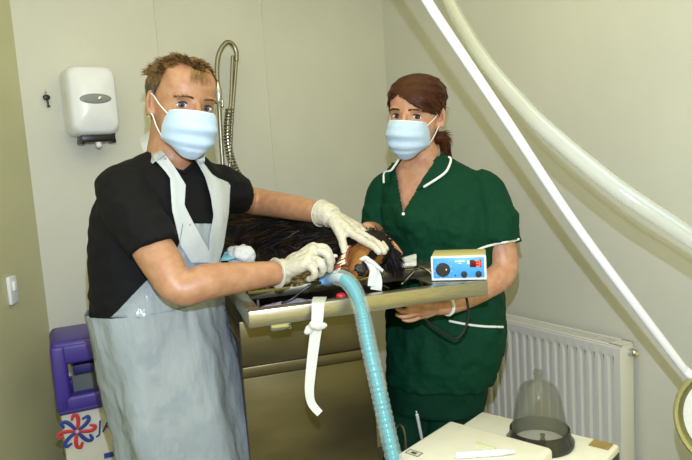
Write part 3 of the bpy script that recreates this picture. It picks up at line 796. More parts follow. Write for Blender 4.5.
def mask(W, ax, s, parent, earq, sag=0):
    rows = []; nr, nc = 26, 33
    zs = [-.019, -.036, -.058, -.084, -.106, -.126]; yf = [.106, .123, .125, .118, .107, .082]; wd_ = [.056, .062, .0645, .062, .052, .036]; ye = [.054, .044, .038, .032, .030, .036]
    def itp(a, t):
        k = min(int(t*5), 4); u_ = t*5-k; return a[k]*(1-u_)+a[k+1]*u_
    for i in range(nr):
        t_ = i/(nr-1); row = []
        for j in range(nc):
            q = -1+2*j/(nc-1); aq = q*PI/2
            z = itp(zs, t_); z += .010*(1-abs(q))*(1-t_)*0 + (.006*(1-q*q) if t_ < .2 else 0)*(1-t_*5 if t_ < .2 else 0)
            if i > nr*.6: z += .030*abs(q)**2*(t_-.6)/.4
            pl = .0035*math.sin(t_*PI*7)*(1-abs(q)**4)*(1 if .15 < t_ < .8 else .2)
            x_ = itp(wd_, t_)*math.sin(aq*.98)
            yv = itp(ye, t_)+(itp(yf, t_)-itp(ye, t_))*max(0, math.cos(aq*.98))**.75+pl
            p = W(x_, yv, z)
            yv += .0025*noise.noise(V((q*3, t_*4, earq*5)))
            row.append(W(x_, yv, z))
        rows.append(row)
    m_ = MB().sheet(rows, .002).build('face_mask', M['mask'], parent, sharp=70)
    b = MB().tube([p+(p-W(0, .03, -.06)).normalized()*.0006 for p in rows[0]], .0016*s, n=6).build('mask_top_edge', M['maskw'], m_)
    for q in (-1, 1):
        j = 0 if q < 0 else nc-1
        for i, ze in ((2, .014), (nr-6, -.030)):
            a = rows[i][j]
            MB().tube([a, a.lerp(W(q*.0755, .004, ze), .5)+(W(q, 0, 0)-W(0, 0, 0))*.003, W(q*.0755, .004, ze), W(q*.0765, -.014, ze*1.25), W(q*.071, -.036, ze*.9)], .0016*s, n=6, cr_=6).build('ear_loop', M['elastic'], m_)
    return m_
def torso(rings, L_, exp=2.4, n=40, off=0):
    L_ = V((L_.x, L_.y, 0)).normalized(); Fo = V((L_.y, -L_.x, 0)); out = []
    P, AB = [], []
    # Catmull-Rom through rings
    cs = [r[0] for r in rings]; aa = [r[1] for r in rings]; bb = [r[2] for r in rings]
    P, aa2 = crp(cs, aa, 4); _, bb2 = crp(cs, bb, 4)
    for p, a, b_ in zip(P, aa2, bb2):
        ring = []
        for j in range(n):
            t_ = 2*PI*j/n; c_, s_ = math.cos(t_), math.sin(t_); e = 2/exp
            ring.append(p+L_*((a+off)*math.copysign(abs(c_)**e, c_))+Fo*((b_+off)*math.copysign(abs(s_)**e, s_)))
        out.append(ring)
    return out, L_, Fo
def finger(b, pts, r0_, r1_, n=12):
    rr = [lerp(r0_, r1_, i/(len(pts)-1)) for i in range(len(pts))]
    b.tube(pts, rr, n=n, cr_=4)
def hand(b, wrist, mcps, fingers, thumb, r=.0092, wr=.026, palm=.0155):
    """wrist, four knuckles, each finger's joints, thumb chain"""
    for m_ in mcps: b.tube([wrist, wrist.lerp(m_, .6), m_], [wr*.72, palm*1.05, palm*.86], n=14, cr_=3)
    for m_, n_ in zip(mcps, mcps[1:]): b.tube([wrist.lerp(m_, .75), wrist.lerp(n_, .75)], palm*.92, n=12); b.tube([m_, n_], palm*.74, n=12)
    for k, fg in enumerate(fingers):
        q = (1.0, 1.03, .98, .86)[k]; finger(b, [mcps[k]]+list(fg), r*1.12*q, r*.84*q)
    b.tube([wrist.lerp(thumb[0], .3)]+list(thumb), [wr*.6, r*1.55, r*1.22]+[r*.95]*(len(thumb)-2), n=14, cr_=4)
    b.tube([thumb[0], mcps[0].lerp(wrist, .25)], palm*.85, n=12)
    return b

# ------------------------------------------------------------------ the man
W1, Li1, A1, s1 = head_frame(181.5, 105.5, 1.50, 25, 8, -1, .95)
Lm = at(226, 188, 1.66)-at(118, 190, 1.42)
tr = [(at(172, 157, 1.54), .062, .056), (at(170, 166, 1.54), .105, .070), (at(167, 178, 1.54), .148, .090), (at(164, 203, 1.535), .168, .104), (at(161, 235, 1.53), .166, .112),
      (at(159, 265, 1.53), .158, .110), (at(158, 295, 1.53), .154, .111), (at(159, 318, 1.53), .154, .112), (at(168, 355, 1.54), .142, .102), (at(178, 395, 1.55), .132, .098)]
def sk(rings, k): return [(c, a-k, b_-k) for c, a, b_ in rings]
tor_s, Lm, Fm = torso(sk(tr, .010), Lm)
base = at(180, 395, 1.555); base = V((base.x, base.y, 0))
man = thing('person', 'man in black T-shirt, clear white apron and blue mask working on the dog', 'person', base)
b = head_mb(W1, s1, A1)
b.tube([W1(0, -.022, -.02), W1(0, -.030, -.09), at(171, 160, 1.54), at(169, 175, 1.545)], [.056, .056, .060, .075], n=20, cr_=4)
b.loft(tor_s)
armR = [at(126, 197, 1.44), at(148, 240, 1.375), at(164, 266, 1.35), at(180, 289, 1.335), at(206, 282, 1.36), at(238, 277.5, 1.405), at(280, 272.5, 1.46)]
b.tube(armR, [.042, .045, .043, .034, .040, .0345, .026], n=18, cr_=6)
armL = [at(220, 191, 1.65), at(238, 197, 1.73), at(256, 201.5, 1.79), at(290, 207, 1.71), at(326, 214, 1.625)]
b.tube(armL, [.040, .041, .038, .034, .025], n=18, cr_=6)
for q in (-1, 1):
    hp = base+Lm*(q*.075)+Z*.93; kn = base+Lm*(q*.095)+Z*.50+Fm*.01; an = base+Lm*(q*.11)+Z*.09
    b.tube([hp, kn, an, base+Lm*(q*.115)+Z*.05], [.054, .048, .042, .040], n=16, cr_=5)
    b.tube([an-Z*.04-Fm*.03, base+Lm*(q*.12)+Z*.04+Fm*.08, base+Lm*(q*.125)+Z*.035+Fm*.16], [.036, .036, .028], n=12, cr_=4)
wR = at(283, 272, 1.46)
mR = [at(313, 248, 1.475), at(313, 251, 1.45), at(310, 258, 1.428), at(305, 265, 1.415)]
fR = [[at(325, 248, 1.475), at(330, 256, 1.475), at(332, 262, 1.475)], [at(325, 253, 1.43), at(330, 262, 1.432), at(329.5, 270, 1.445)],
      [at(320, 262, 1.40), at(323, 270, 1.408), at(319, 275, 1.425)], [at(313.5, 269, 1.392), at(314.5, 276, 1.40), at(309, 279, 1.418)]]
thR = [at(296, 258, 1.49), at(310, 256, 1.51), at(325, 259, 1.495)]
wL = at(328, 214.5, 1.62)
mL = [at(349, 232, 1.555), at(354, 229.5, 1.580), at(357, 228, 1.605), at(358, 228, 1.628)]
fL = [[at(363, 240.5, 1.525), at(373, 246, 1.505), at(379, 252, 1.49)], [at(368, 238, 1.555), at(378, 244, 1.53), at(384, 252, 1.51)],
      [at(370, 236, 1.585), at(380, 242, 1.56), at(386, 249, 1.54)], [at(368, 233, 1.61), at(376, 237, 1.59), at(381, 243, 1.575)]]
thL = [at(335, 224, 1.585), at(341, 236, 1.555), at(344.5, 251, 1.525)]
hand(b, wR, mR, fR, thR, .0078, .025, .0138); hand(b, wL, mL, fL, thL, .0078, .025, .0138)
body = fuse(b, .0036, 5)
sculpt_eyes(body, W1, s1)
body.build('body', M['skin'], man)
eyes(W1, A1, s1, man, M['iris'], M['hair'], .0066)
# gloves
for (w_, m_, f2, t2, cuff) in ((wR, mR, fR, thR, [at(276.5, 273.2, 1.453), at(281, 272.4, 1.461), at(287, 270.5, 1.464)]), (wL, mL, fL, thL, [at(321.5, 213.2, 1.636), at(327, 214.3, 1.622), at(333, 218, 1.61)])):
    g = MB(); hand(g, w_, m_, f2, t2, .0094, .030, .0160)
    g.tube(cuff, [.033, .0305, .029], n=20, cr_=3, ends=False)
    gm = fuse(g, .0028, 4); wrinkle(gm, .0011, 60, seed=3)
    go = gm.build('glove', M['glove'], man)
    rim = MB(); c_, d_ = cuff[0], (cuff[1]-cuff[0]).normalized(); x = d_.orthogonal().normalized(); y = d_.cross(x)
    rim.tube([c_+(x*math.cos(k*PI/14)+y*math.sin(k*PI/14))*.0335 for k in range(29)], .0022, n=8).build('cuff_bead', M['glove'], go)
# hair
headm = fuse(head_mb(W1, s1, A1), .004, 3)
def mhair(p):
    x, y, z = Li1(p)
    if abs(x) > .055 and -.034 < y < .008 and z < .034: return False
    if y > .040: return z > .080+.016*min(1, max(0, (abs(x-.004)-.012))/.02)+.005*noise.noise(V((x*80, 0, 0)))
    if y > .008: return z > .022 + max(0, y-.012)*1.3+.004*noise.noise(V((y*120, 3, 0)))
    if y > -.035: return z > .034
    return z > -.055
hb = MB(); N = vnormals(headm); idx = {}
for f in headm.f:
    if all(mhair(headm.v[i]) for i in f):
        nf = []
        for i in f:
            if i not in idx: idx[i] = len(hb.v); hb.v.append(headm.v[i]+N[i]*.0025)
            nf.append(idx[i])
        hb.f.append(tuple(nf)); hb.m.append(0)
sm = []
for p, n in sample(headm, 5200, mhair):
    x, y, z = Li1(p); top = z > .065
    if top: d = A1[1]*(.75 if y > .0 else .1)+n*.14+A1[0]*(.5*(1 if noise.noise(p*30) > 0 else -1))+V([random.random()-.5 for _ in range(3)])*.5; L = .012+.012*random.random()
    else: d = -A1[1]*.4-A1[2]*.8+n*.16+V([random.random()-.5 for _ in range(3)])*.2; L = .010+.006*random.random()
    side = (z < .05)
    sm.append((p+n*.001, d, L, .0009, -A1[2]*.35*random.random()+A1[1]*(.3*random.random() if top and y > .02 else 0), 2 if (side and random.random() < .8) else (1 if random.random() < .55 else 0)))
# wispy fringe over the forehead
for k in range(70):
    x = -.018+.045*random.random(); p = W1(x, .076+.004*random.random(), .082)
    sm.append((p, A1[1]*.5-A1[2]*(.5+.4*random.random())+A1[0]*(random.random()-.6)*.6, .022+.014*random.random(), .0008, -A1[2]*.3-A1[1]*.25, 1))
tufts(hb, sm); hb.build('hair', [M['hair'], M['hairl'], M['hairg']], man)
mask(W1, A1, s1, man, 1)
# T-shirt
shr, _, _ = torso([r for r in tr if True][:8], Lm, off=.004)
tsT = MB().loft(shr); torsob = fuse(tsT, .006, 2)
sh = MB().loft(shr)
sh.tube([at(126, 186, 1.45), at(133, 212, 1.405), at(150, 240, 1.37), at(154, 248, 1.364)], [.062, .063, .056, .057], n=24, cr_=5, ends=False)
sh.tube([at(121, 189, 1.445), at(129, 204, 1.42)], [.057, .062], n=20)
sh.tube([at(160, 168, 1.53), at(124, 186, 1.445)], [.046, .052], n=20)
sh.tube([at(188, 174, 1.56), at(221, 186, 1.65)], [.040, .050], n=20)
sh.tube([at(214, 187, 1.63), at(226, 190, 1.685), at(235, 195, 1.725), at(239, 196.5, 1.74)], [.060, .058, .053, .054], n=24, cr_=5, ends=False)
shm = fuse(sh, .005, 5); wrinkle(shm, .0045, 13, (1, 1, 1.6), seed=5)
def pixel(p):
    q = p-C; d = q.dot(fw); return CX+F*q.dot(R)/d, CY-F*q.dot(U)/d
def inpoly(p, T):
    x, y = p; c_ = False
    for i in range(len(T)):
        (x0, y0), (x1, y1) = T[i], T[i-1]
        if (y0 > y) != (y1 > y) and x < (x1-x0)*(y-y0)/(y1-y0)+x0: c_ = not c_
    return c_
NECKLINE = [(158, 140), (163, 157), (171, 167), (182, 172), (191, 165), (197, 156), (200, 140)]
shm.f = [f for f in shm.f if not ((sum((shm.v[i] for i in f), V((0, 0, 0)))/4-at(170, 166, 1.54)).dot(Fm) > 0 and inpoly(pixel(shm.v[f[0]]), NECKLINE))]; shm.m = [0]*len(shm.f)
tso = shm.build('t_shirt', M['tshirt'], man)
nb_ = torsob.bvh()
MB().tube([on(nb_, x, y, .004) for x, y in ((160, 157), (164, 160), (171, 167.5), (177, 171.5), (183, 172.5), (188, 169), (192, 164.5), (196, 158))], .0045, n=8, cr_=4).build('collar', M['tshirt'], tso)
# trousers and shoes (under the apron)
b = MB(); q_, _, _ = torso(tr[7:], Lm, off=.002); b.loft(q_)
for q in (-1, 1):
    hp = base+Lm*(q*.075)+Z*.93; kn = base+Lm*(q*.095)+Z*.50+Fm*.01; an = base+Lm*(q*.11)+Z*.07
    b.tube([hp, kn, an], [.060, .056, .055], n=18, cr_=5, ends=.2)
wrinkle(fuse(b, .007, 3), .004, 14, seed=8).build('trousers', M['jeans'], man)
def shoes(base, L_, Fo, parent, m_, sp):
    for q in (-1, 1):
        b = MB(); o = base+L_*(q*sp)
        b.tube([o-Fo*.055+Z*.048, o+Fo*.04+Z*.05, o+Fo*.13+Z*.042, o+Fo*.18+Z*.036], [.042, .046, .042, .030], n=16, cr_=4)
        b.box(o+Fo*.065+Z*.010, (.085, .27, .02), (L_, Fo, Z), bev=.008)
        fuse(b, .006, 3).build('shoe', m_, parent)
shoes(base, Lm, Fm, man, M['shoe'], .12)
# apron skirt
rows = []; nr, nc = 46, 81
for i in range(nr):
    t_ = i/(nr-1); y = lerp(301, 600, t_); x = lerp(157, 224, t_); c = at(x, y, lerp(1.525, 1.60, t_))
    a = lerp(.168, .160, min(1, t_*1.6)); b_ = lerp(.128, .126, min(1, t_*1.6)); row = []
    
    for j in range(nc):
        ph = math.radians(lerp(-152, 140, j/(nc-1)))
        k = .012*min(1, t_*3)*math.sin(ph*6+1.2*math.sin(t_*4)+.6)+.006*noise.noise(V((ph*2.5, t_*7, 1)))+.004*noise.noise(V((ph*7, t_*16, 3)))+.0035*noise.noise(V((ph*16, t_*40, 6)))
        if t_ < .10: k += .0025*math.sin(ph*34+9*noise.noise(V((ph*3, 0, 0))))
        row.append(c+Lm*(math.sin(ph)*(a+k))+Fm*(math.cos(ph)*(b_+k)))
    rows.append(row)
apr = MB(); apr.sheet(rows, .0016)
ap = apr.build('apron', M['apron'], man, sharp=80)
# bib and folded neck bands lie on the shirt
tb_ = torsob.bvh()
def patch(le, ri, y0, y1, nr, nc, off, m_, name, par, fold=.002, seed=0):
    rows = []
    for i in range(nr):
        y = lerp(y0, y1, i/(nr-1)); a, c = polyx(le, y), polyx(ri, y); row = []
        for j in range(nc):
            x = lerp(a, c, j/(nc-1)); p = on(tb_, x, y, off); d = (C-p).normalized()
            row.append(p+d*fold*(math.sin(j*1.3+seed)+1.6*noise.noise(V((x*.09, y*.05, seed)))))
        rows.append(row)
    # smooth so that the sheet bridges the ring steps
    for _ in range(3):
        rr = [[p.copy() for p in r] for r in rows]
        for i in range(1, nr-1):
            for j in range(1, nc-1): rr[i][j] = (rows[i-1][j]+rows[i+1][j]+rows[i][j-1]+rows[i][j+1])/4
        rows = rr
    MB().sheet(rows, .0014).build(name, m_, par, sharp=80)
patch([(180, 224), (177, 245), (165, 262), (150, 276), (137, 290), (119, 311), (112, 318)], [(211, 224), (213, 240), (217, 255), (220, 280), (221, 318)], 224, 317, 30, 18, .009, M['apron'], 'bib', ap, .003, 2)
patch([(150, 157), (168, 179.6), (169.6, 211), (178, 246), (188, 262)], [(164, 157), (172, 169), (182.7, 186), (181.4, 206), (192, 227), (204, 248), (209, 262)], 158, 262, 34, 9, .012, M['band'], 'neck_band', ap, .0016, 5)
patch([(191.8, 160), (202, 178), (207.5, 198), (210, 216), (206, 238), (205, 262)], [(196, 160), (210, 178), (225.7, 184), (224, 213), (219, 245), (213, 266)], 162, 264, 30, 9, .012, M['band'], 'neck_band', ap, .0016, 7)
b = MB(); ribbon(b, [on(tb_, 159, 163, .013), at(151, 150, 1.512), at(146.5, 140, 1.54), at(147, 134, 1.58), W1(0, -.100, -.108), W1(.045, -.075, -.118), on(tb_, 196, 160, .014), on(tb_, 196, 165, .012)], (.036, .020), R*.8+U*.55)
b.build('neck_strap', M['band'], ap, sharp=80)
# scaler handpiece in his hand
b = MB().tube([at(322, 262, 1.47), at(331, 257, 1.485), at(336, 256, 1.50)], [.0065, .006, .004], n=12, cr_=3)
tag(b.build('scaler_handpiece', M['white'], origin=at(331, 257, 1.485)), 'white handpiece tip held in the man right gloved hand', 'handpiece')

# ------------------------------------------------------------------ the woman
W2, Li2, A2, s2 = head_frame(416, 115.5, 1.83, -22, 2, -1, .95)
Lw = at(487, 190, 1.84)-at(385, 188, 1.95)
tr2 = [(at(421, 154, 1.88), .050, .048), (at(425, 164, 1.885), .090, .068), (at(431, 174, 1.89), .135, .086), (at(436, 190, 1.89), .158, .100), (at(439, 212, 1.89), .160, .122), (at(441, 228, 1.89), .160, .126),
       (at(443, 252, 1.895), .158, .112), (at(445, 282, 1.90), .158, .106), (at(445, 312, 1.905), .168, .114), (at(444, 345, 1.91), .168, .122), (at(440, 380, 1.92), .150, .118)]
tor2, Lw, Fw = torso(sk(tr2, .010), Lw)
base2 = at(440, 378, 1.92); base2 = V((base2.x, base2.y, 0))
wom = thing('person', 'woman in dark green tunic with white piping and blue mask behind the table', 'person', base2)
b = head_mb(W2, s2, A2, 1.02)
b.tube([W2(0, -.025, -.03), W2(0, -.030, -.09), at(424, 157, 1.88), at(428, 172, 1.89)], [.048, .046, .048, .065], n=20, cr_=4)
b.loft(tor2)
b.tube([at(482, 194, 1.845), at(497, 230, 1.815), at(503, 270, 1.80), at(480, 288, 1.75), at(455, 301, 1.69), at(440, 306, 1.66)], [.036, .041, .041, .039, .031, .024], n=18, cr_=6)
b.tube([at(392, 194, 1.95), at(383, 215, 1.97), at(378, 234, 1.97), at(371, 233, 1.87), at(367, 230, 1.80)], [.034, .040, .038, .034, .023], n=18, cr_=6)
for q in (-1, 1):
    hp = base2+Lw*(q*.065)+Z*.84; kn = base2+Lw*(q*.062)+Z*.46+Fw*.01-R*.055; an = base2+Lw*(q*.075)+Z*.09-R*.03
    b.tube([hp, kn, an, an-Z*.04], [.074, .052, .038, .036], n=16, cr_=5)
    b.tube([an-Z*.04-Fw*.03, an-Z*.05+Fw*.07, an-Z*.057+Fw*.14], [.033, .033, .026], n=12, cr_=4)
w3 = at(441, 306, 1.66)
m3 = [at(423, 304, 1.60), at(421, 308, 1.612), at(421, 312, 1.63), at(424, 315, 1.65)]
f3 = [[at(413, 304, 1.585), at(407, 303, 1.59), at(404, 301, 1.60)], [at(410, 310.5, 1.592), at(402, 311, 1.592), at(397, 308, 1.60)], [at(411, 315, 1.61), at(403, 316.5, 1.607), at(397, 314.5, 1.612)], [at(415, 319, 1.635), at(408, 320.5, 1.63), at(403, 319.5, 1.632)]]
t3 = [at(434, 300, 1.64), at(425, 296, 1.61), at(417, 295, 1.59)]
w4 = at(367, 230, 1.80)
m4 = [at(378, 240, 1.735), at(382, 238.5, 1.75), at(385, 238, 1.77), at(386, 239, 1.79)]
f4 = [[at(385, 247, 1.70), at(390, 252, 1.685), at(393, 255, 1.675)], [at(391, 245.5, 1.715), at(396, 251, 1.70), at(399, 255, 1.69)], [at(393, 244, 1.74), at(398, 250, 1.725), at(401, 254, 1.715)], [at(393, 244, 1.77), at(397, 249, 1.755), at(399, 252, 1.75)]]
t4 = [at(369, 238, 1.77), at(374, 247, 1.735), at(380, 253, 1.71)]
hand(b, w3, m3, f3, t3, .0078, .024, .0135); hand(b, w4, m4, f4, t4, .0078, .023, .0130)
body = fuse(b, .0036, 5); sculpt_eyes(body, W2, s2)
body.build('body', M['skinw'], wom)
eyes(W2, A2, s2, wom, M['irisb'], M['hairw'], .0068)
mask(W2, A2, s2, wom, 2)
# hair, side parted and tied back
hm = fuse(head_mb(W2, s2, A2, 1.02), .004, 3)
def whair(p):
    x, y, z = Li2(p)
    if abs(x) > .0745 and z < .026 and -.035 < y < .015: return False
    if y > .012:
        lim = .060-(x+.05)*.0-(.55*max(0, x+.030))+.9*max(0, -x-.058)*0
        if x < -.045: lim -= (-.045-x)*1.6
        return z > max(lim, .012)
    if y > -.03: return z > .016
    return z > -.075
hb = MB(); N = vnormals(hm); idx = {}
for f in hm.f:
    if all(whair(hm.v[i]) for i in f):
        nf = []
        for i in f:
            if i not in idx:
                idx[i] = len(hb.v); x, y, z = Li2(hm.v[i]); hb.v.append(hm.v[i]+N[i]*(.006 if z > .05 else .005))
            nf.append(idx[i])
        hb.f.append(tuple(nf)); hb.m.append(0)
tie = W2(.018, -.105, -.045); part = W2(-.018, .03, .118)
sm = []
for p, n in sample(hm, 4200, whair):
    x, y, z = Li2(p)
    fl = (tie-p).normalized()
    if y > -.01 and z > .0: fl = (A2[0]*(1.0 if x > -.022 else -.75)-A2[2]*(.45 if x > -.022 else .9)-A2[1]*(.35))
    d = fl-n*fl.dot(n)*1.0+n*.10
    sm.append((p+n*.004, d, .020+.014*random.random(), .0011, -n*.20, 1 if noise.noise(p*55) > .12 or (z > .085 and random.random() < .5) else 0))
tufts(hb, sm)
hb.build('hair', [M['hairw'], M['hairwl']], wom)
b = MB(); pt = [W2(.012, -.090, -.035), W2(.024, -.106, -.07), at(442, 138, 1.92), at(445.5, 150, 1.935), at(447, 162, 1.95)]
b.tube(pt, [.020, .021, .018, .014, .006], n=16, cr_=6)
sm = []
pp, _ = crp(pt, 1, 10)
for k in range(600):
    i = random.randrange(len(pp)-6); tt = (pp[i+1]-pp[i]).normalized(); x = tt.orthogonal().normalized(); y = tt.cross(x); a = random.random()*6.28; r_ = .015
    sm.append((pp[i]+(x*math.cos(a)+y*math.sin(a))*r_, tt, .04+.02*random.random(), .0012, V((0, 0, 0)), random.choice((0, 0, 1))))
sm = [(a_[0], a_[1], a_[2]*.7)+a_[3:] for a_ in sm]
tufts(b, sm); b.build('ponytail', [M['hairw'], M['hairwl']], wom)
# tunic
def pix(p):
    q = p-C; d = q.dot(fw); return CX+F*q.dot(R)/d, CY-F*q.dot(U)/d
r2, _, _ = torso(tr2, Lw, off=.006)
tu_ = MB().loft(r2)
tu_.tube([at(474, 183, 1.86), at(486, 192, 1.84), at(496, 218, 1.82), at(499, 243, 1.81)], [.048, .054, .058, .062], n=24, cr_=5, ends=False)
tu_.tube([at(394, 183, 1.94), at(385, 193, 1.95), at(381, 212, 1.955), at(379.5, 236, 1.955)], [.046, .055, .056, .057], n=24, cr_=5, ends=False)
for q, x in ((-1, 417), (1, 452)): tu_.ell(at(x, 219, 1.822 if q < 0 else 1.808), (.060, .05, .058), (R, fw, U))
tun = fuse(tu_, .005, 6)
def tmask(p):
    x, y = pix(p); return .35 if y < 205 else 1
wrinkle(tun, .0085, 9, (1.2, 1.2, .9), seed=11, mask=tmask); wrinkle(tun, .0035, 24, seed=4, mask=tmask)
tbv = tun.bvh()
# open V neck
VN = [(392, 150), (443, 146), (403, 212)]
def intri(p, T):
    s_ = []
    for i in range(3):
        a, c = T[i], T[(i+1) % 3]; s_.append((c[0]-a[0])*(p[1]-a[1])-(c[1]-a[1])*(p[0]-a[0]))
    return all(k >= 0 for k in s_) or all(k <= 0 for k in s_)
kf = []; km = []
for f in tun.f:
    c = sum((tun.v[i] for i in f), V((0, 0, 0)))/len(f); n = (tun.v[f[1]]-tun.v[f[0]]).cross(tun.v[f[2]]-tun.v[f[0]])
    front = (c-at(440, 200, 1.89)).dot(Fw) > .0
    if front and intri(pix(c), VN): continue
    if c.z > at(421, 157, 1.88).z: continue
    kf.append(f); km.append(0)
tun2 = MB(); tun2.v = tun.v; tun2.f = kf; tun2.m = km
to = tun2.build('tunic', M['scrub'], wom)
def onp(pts, off, n=4):
    P = []
    for i in range(len(pts)-1):
        for k in range(n): P.append((lerp(pts[i][0], pts[i+1][0], k/n), lerp(pts[i][1], pts[i+1][1], k/n)))
    P.append(pts[-1]); out = [on(tbv, x, y, off) for x, y in P]
    for _ in range(2): out = [out[0]]+[(out[i-1]+out[i]*2+out[i+1])/4 for i in range(1, len(out)-1)]+[out[-1]]
    return out
def cpatch(left, right, nr, nc, off, name, m_):
    rows = []
    def along(pl, t_):
        k = min(int(t_*(len(pl)-1)), len(pl)-2); u_ = t_*(len(pl)-1)-k
        return lerp(pl[k][0], pl[k+1][0], u_), lerp(pl[k][1], pl[k+1][1], u_)
    for i in range(nr):
        t_ = i/(nr-1); a, c = along(left, t_), along(right, t_)
        rows.append([on(tbv, lerp(a[0], c[0], j/(nc-1)), lerp(a[1], c[1], j/(nc-1)), off) for j in range(nc)])
    MB().sheet(rows, .003).build(name, m_, to, sharp=70)
RL_in = [(443, 150), (436, 162), (424, 178), (416, 191)]; RL_out = [(451.5, 153), (449.5, 166), (446, 174), (425, 187.5)]
LL_in = [(397, 155), (394, 166), (391.5, 176), (391, 184)]; LL_out = [(394, 160), (389, 167), (386, 174), (386, 183)]
cpatch(RL_in, RL_out, 14, 7, .006, 'collar', M['scrub']); cpatch(LL_out, LL_in, 12, 5, .006, 'collar', M['scrub'])
MB().tube(onp(RL_out, .008), .0036, n=8).build('collar_piping', M['piping'], to)
MB().tube(onp([(396, 157)]+LL_out, .008), .0034, n=8).build('collar_piping', M['piping'], to)
MB().tube(onp([(477.5, 249.5), (488, 245.5), (500, 242.5), (510, 240.5), (518, 239.5)], .002), .0034, n=8).build('cuff_piping', M['piping'], to)
MB().tube(onp([(450, 321), (468, 324.5), (485, 326.5), (502, 327)], .002), .0034, n=8).build('pocket_piping', M['piping'], to)
MB().lathe([(.0045, 0), (.0045, .002), (.003, .003)], on(tbv, 403.5, 214, .001), -fw, n=16).build('button', M['piping'], to)
MB().tube(onp([(403, 212), (404, 232), (406, 252)], .0005), .0015, n=6).build('placket_seam', M['scrubd'], to)
# trousers and clogs
b = MB(); q_, _, _ = torso([(c, a-.004, d_-.004) for c, a, d_ in tr2[8:]]+[(at(437, 405, 1.925), .140, .112)], Lw, off=0); b.loft(q_)
for q in (-1, 1):
    hp = base2+Lw*(q*.065)+Z*.82; kn = base2+Lw*(q*.062)+Z*.46+Fw*.01-R*.055; an = base2+Lw*(q*.075)+Z*.07-R*.03
    b.tube([hp, hp.lerp(kn, .4), kn, an], [.088, .080, .070, .066], n=18, cr_=5, ends=.2)
trm = wrinkle(fuse(b, .007, 3), .006, 11, seed=2); tro = trm.build('trousers', M['scrubd'], wom)
shoes(base2-V((R.x, R.y, 0))*.03, Lw, Fw, wom, M['shoew'], .077)
# wrist watch strap
c_, d_ = at(446, 304, 1.67), (at(440, 306, 1.66)-at(455, 301, 1.69)).normalized(); x = d_.orthogonal().normalized(); y = d_.cross(x)
MB().tube([c_+(x*math.cos(k*PI/14)+y*math.sin(k*PI/14))*.0285 for k in range(29)], .0045, n=8).build('white_wristband', M['piping'], wom)
# pens and a key hook in her trouser pocket
ttv = trm.bvh()
p0, p1 = on(ttv, 418, 414, .006), on(ttv, 421.5, 437, .006)
b = MB().tube([p0, p1], .0048, n=10).tube([p0+(p0-p1).normalized()*.002, p0+(p0-p1).normalized()*.014], .0022, n=8)
tag(b.build('pen', M['white'], origin=p1), 'white pen clipped upright in the pocket of green trousers', 'pen')
q0 = [on(ttv, x, y, .006) for x, y in ((396, 428), (401, 424), (404.5, 432), (406, 450), (406, 462))]
b = MB().tube(q0, .0042, n=8, cr_=5)
tag(b.build('steel_hook', M['tube_metal'], origin=q0[-1]), 'bent steel handle hooked on the green trousers beside the breathing tube', 'hook')

# ================================================================== FOREGROUND EQUIPMENT
def block(P0, P1, P2, ztop, h, name, label, cat, m_, bev=.008):
    """box whose top has its back corner at P0, and edges towards P1 and P2"""
    e1 = V((P1.x-P0.x, P1.y-P0.y, 0)); e2 = V((P2.x-P0.x, P2.y-P0.y, 0)); l1, l2 = e1.length, e2.length; x = e2.normalized()
    y = V((-x.y, x.x, 0)); y = y if y.dot(e1) > 0 else -y
    return x, y, l1, l2
zt1, zt2, zs_ = .80, .765, .655
P0, P1, P2 = atz(450, 419.5, zt1), atz(405, 453, zt1), atz(553.5, 447.5, zt1)
bx, by, l1, l2 = block(P0, P1, P2, zt1, .1, '', '', '', None)
D1 = .23
def f1(a, c, z): return V((P0.x, P0.y, 0))+bx*a+by*c+Z*z
t = thing('equipment_box', 'cream equipment box in front with a pen on its lid', 'machine', f1(l2/2, D1/2, zs_))
AX1 = (bx, by, Z)
MB().box(f1(l2/2, D1/2, (zs_+.006+zt1)/2), (l2, D1, zt1-zs_-.006), AX1, bev=.010, seg=4).build('housing', M['cream'], t)
MB().box(f1(l2+.0005, D1/2, zs_+.07), (.003, D1-.03, .10), AX1, bev=.001).build('dark_end_panel', M['black'], t)
for a in (.03, l2-.03):
    for c in (.03, D1-.03): MB().box(f1(a, c, zs_+.004), (.02, .02, .008), AX1, bev=.002).build('foot', M['black'], t)
lp = atz(414, 453.5, zt1)
lb_ = MB().box(lp+Z*.0006, (.034, .020, .001), AX1).build('label', M['label'], t)
MB().box(lp+Z*.0014, (.012, .008, .0006), AX1).build('label_print', M['ink'], lb_)
for dx_, sx, sy in ((-.016, .0012, .018), (.016, .0012, .018)): MB().box(lp+bx*dx_+Z*.0014, (sx, sy, .0006), AX1).build('label_border', M['ink'], lb_)
for dy_ in (-.009, .009): MB().box(lp+by*dy_+Z*.0014, (.032, .0012, .0006), AX1).build('label_border', M['ink'], lb_)
pa, pb = atz(456, 455.5, zt1+.007), atz(514, 451.5, zt1+.007)
t = thing('capped_marker', 'white capped marker lying on the lid of the front cream box', 'marker', pa.lerp(pb, .5)-Z*.007)
MB().tube([pa, pa.lerp(pb, .8)], .0065, n=14, ends=.3).build('barrel', M['white'], t)
MB().tube([pa.lerp(pb, .8), pb], [.0055, .0035], n=14, ends=.4).build('cap', M['white'], t)
gp = atz(485, 446.5, zt1)
tag(MB().box(gp+Z*.0016, (.045, .012, .003), AX1, bev=.001).build('paper_slip', M['palegreen'], origin=gp), 'pale green paper slip lying behind the white marker', 'slip')

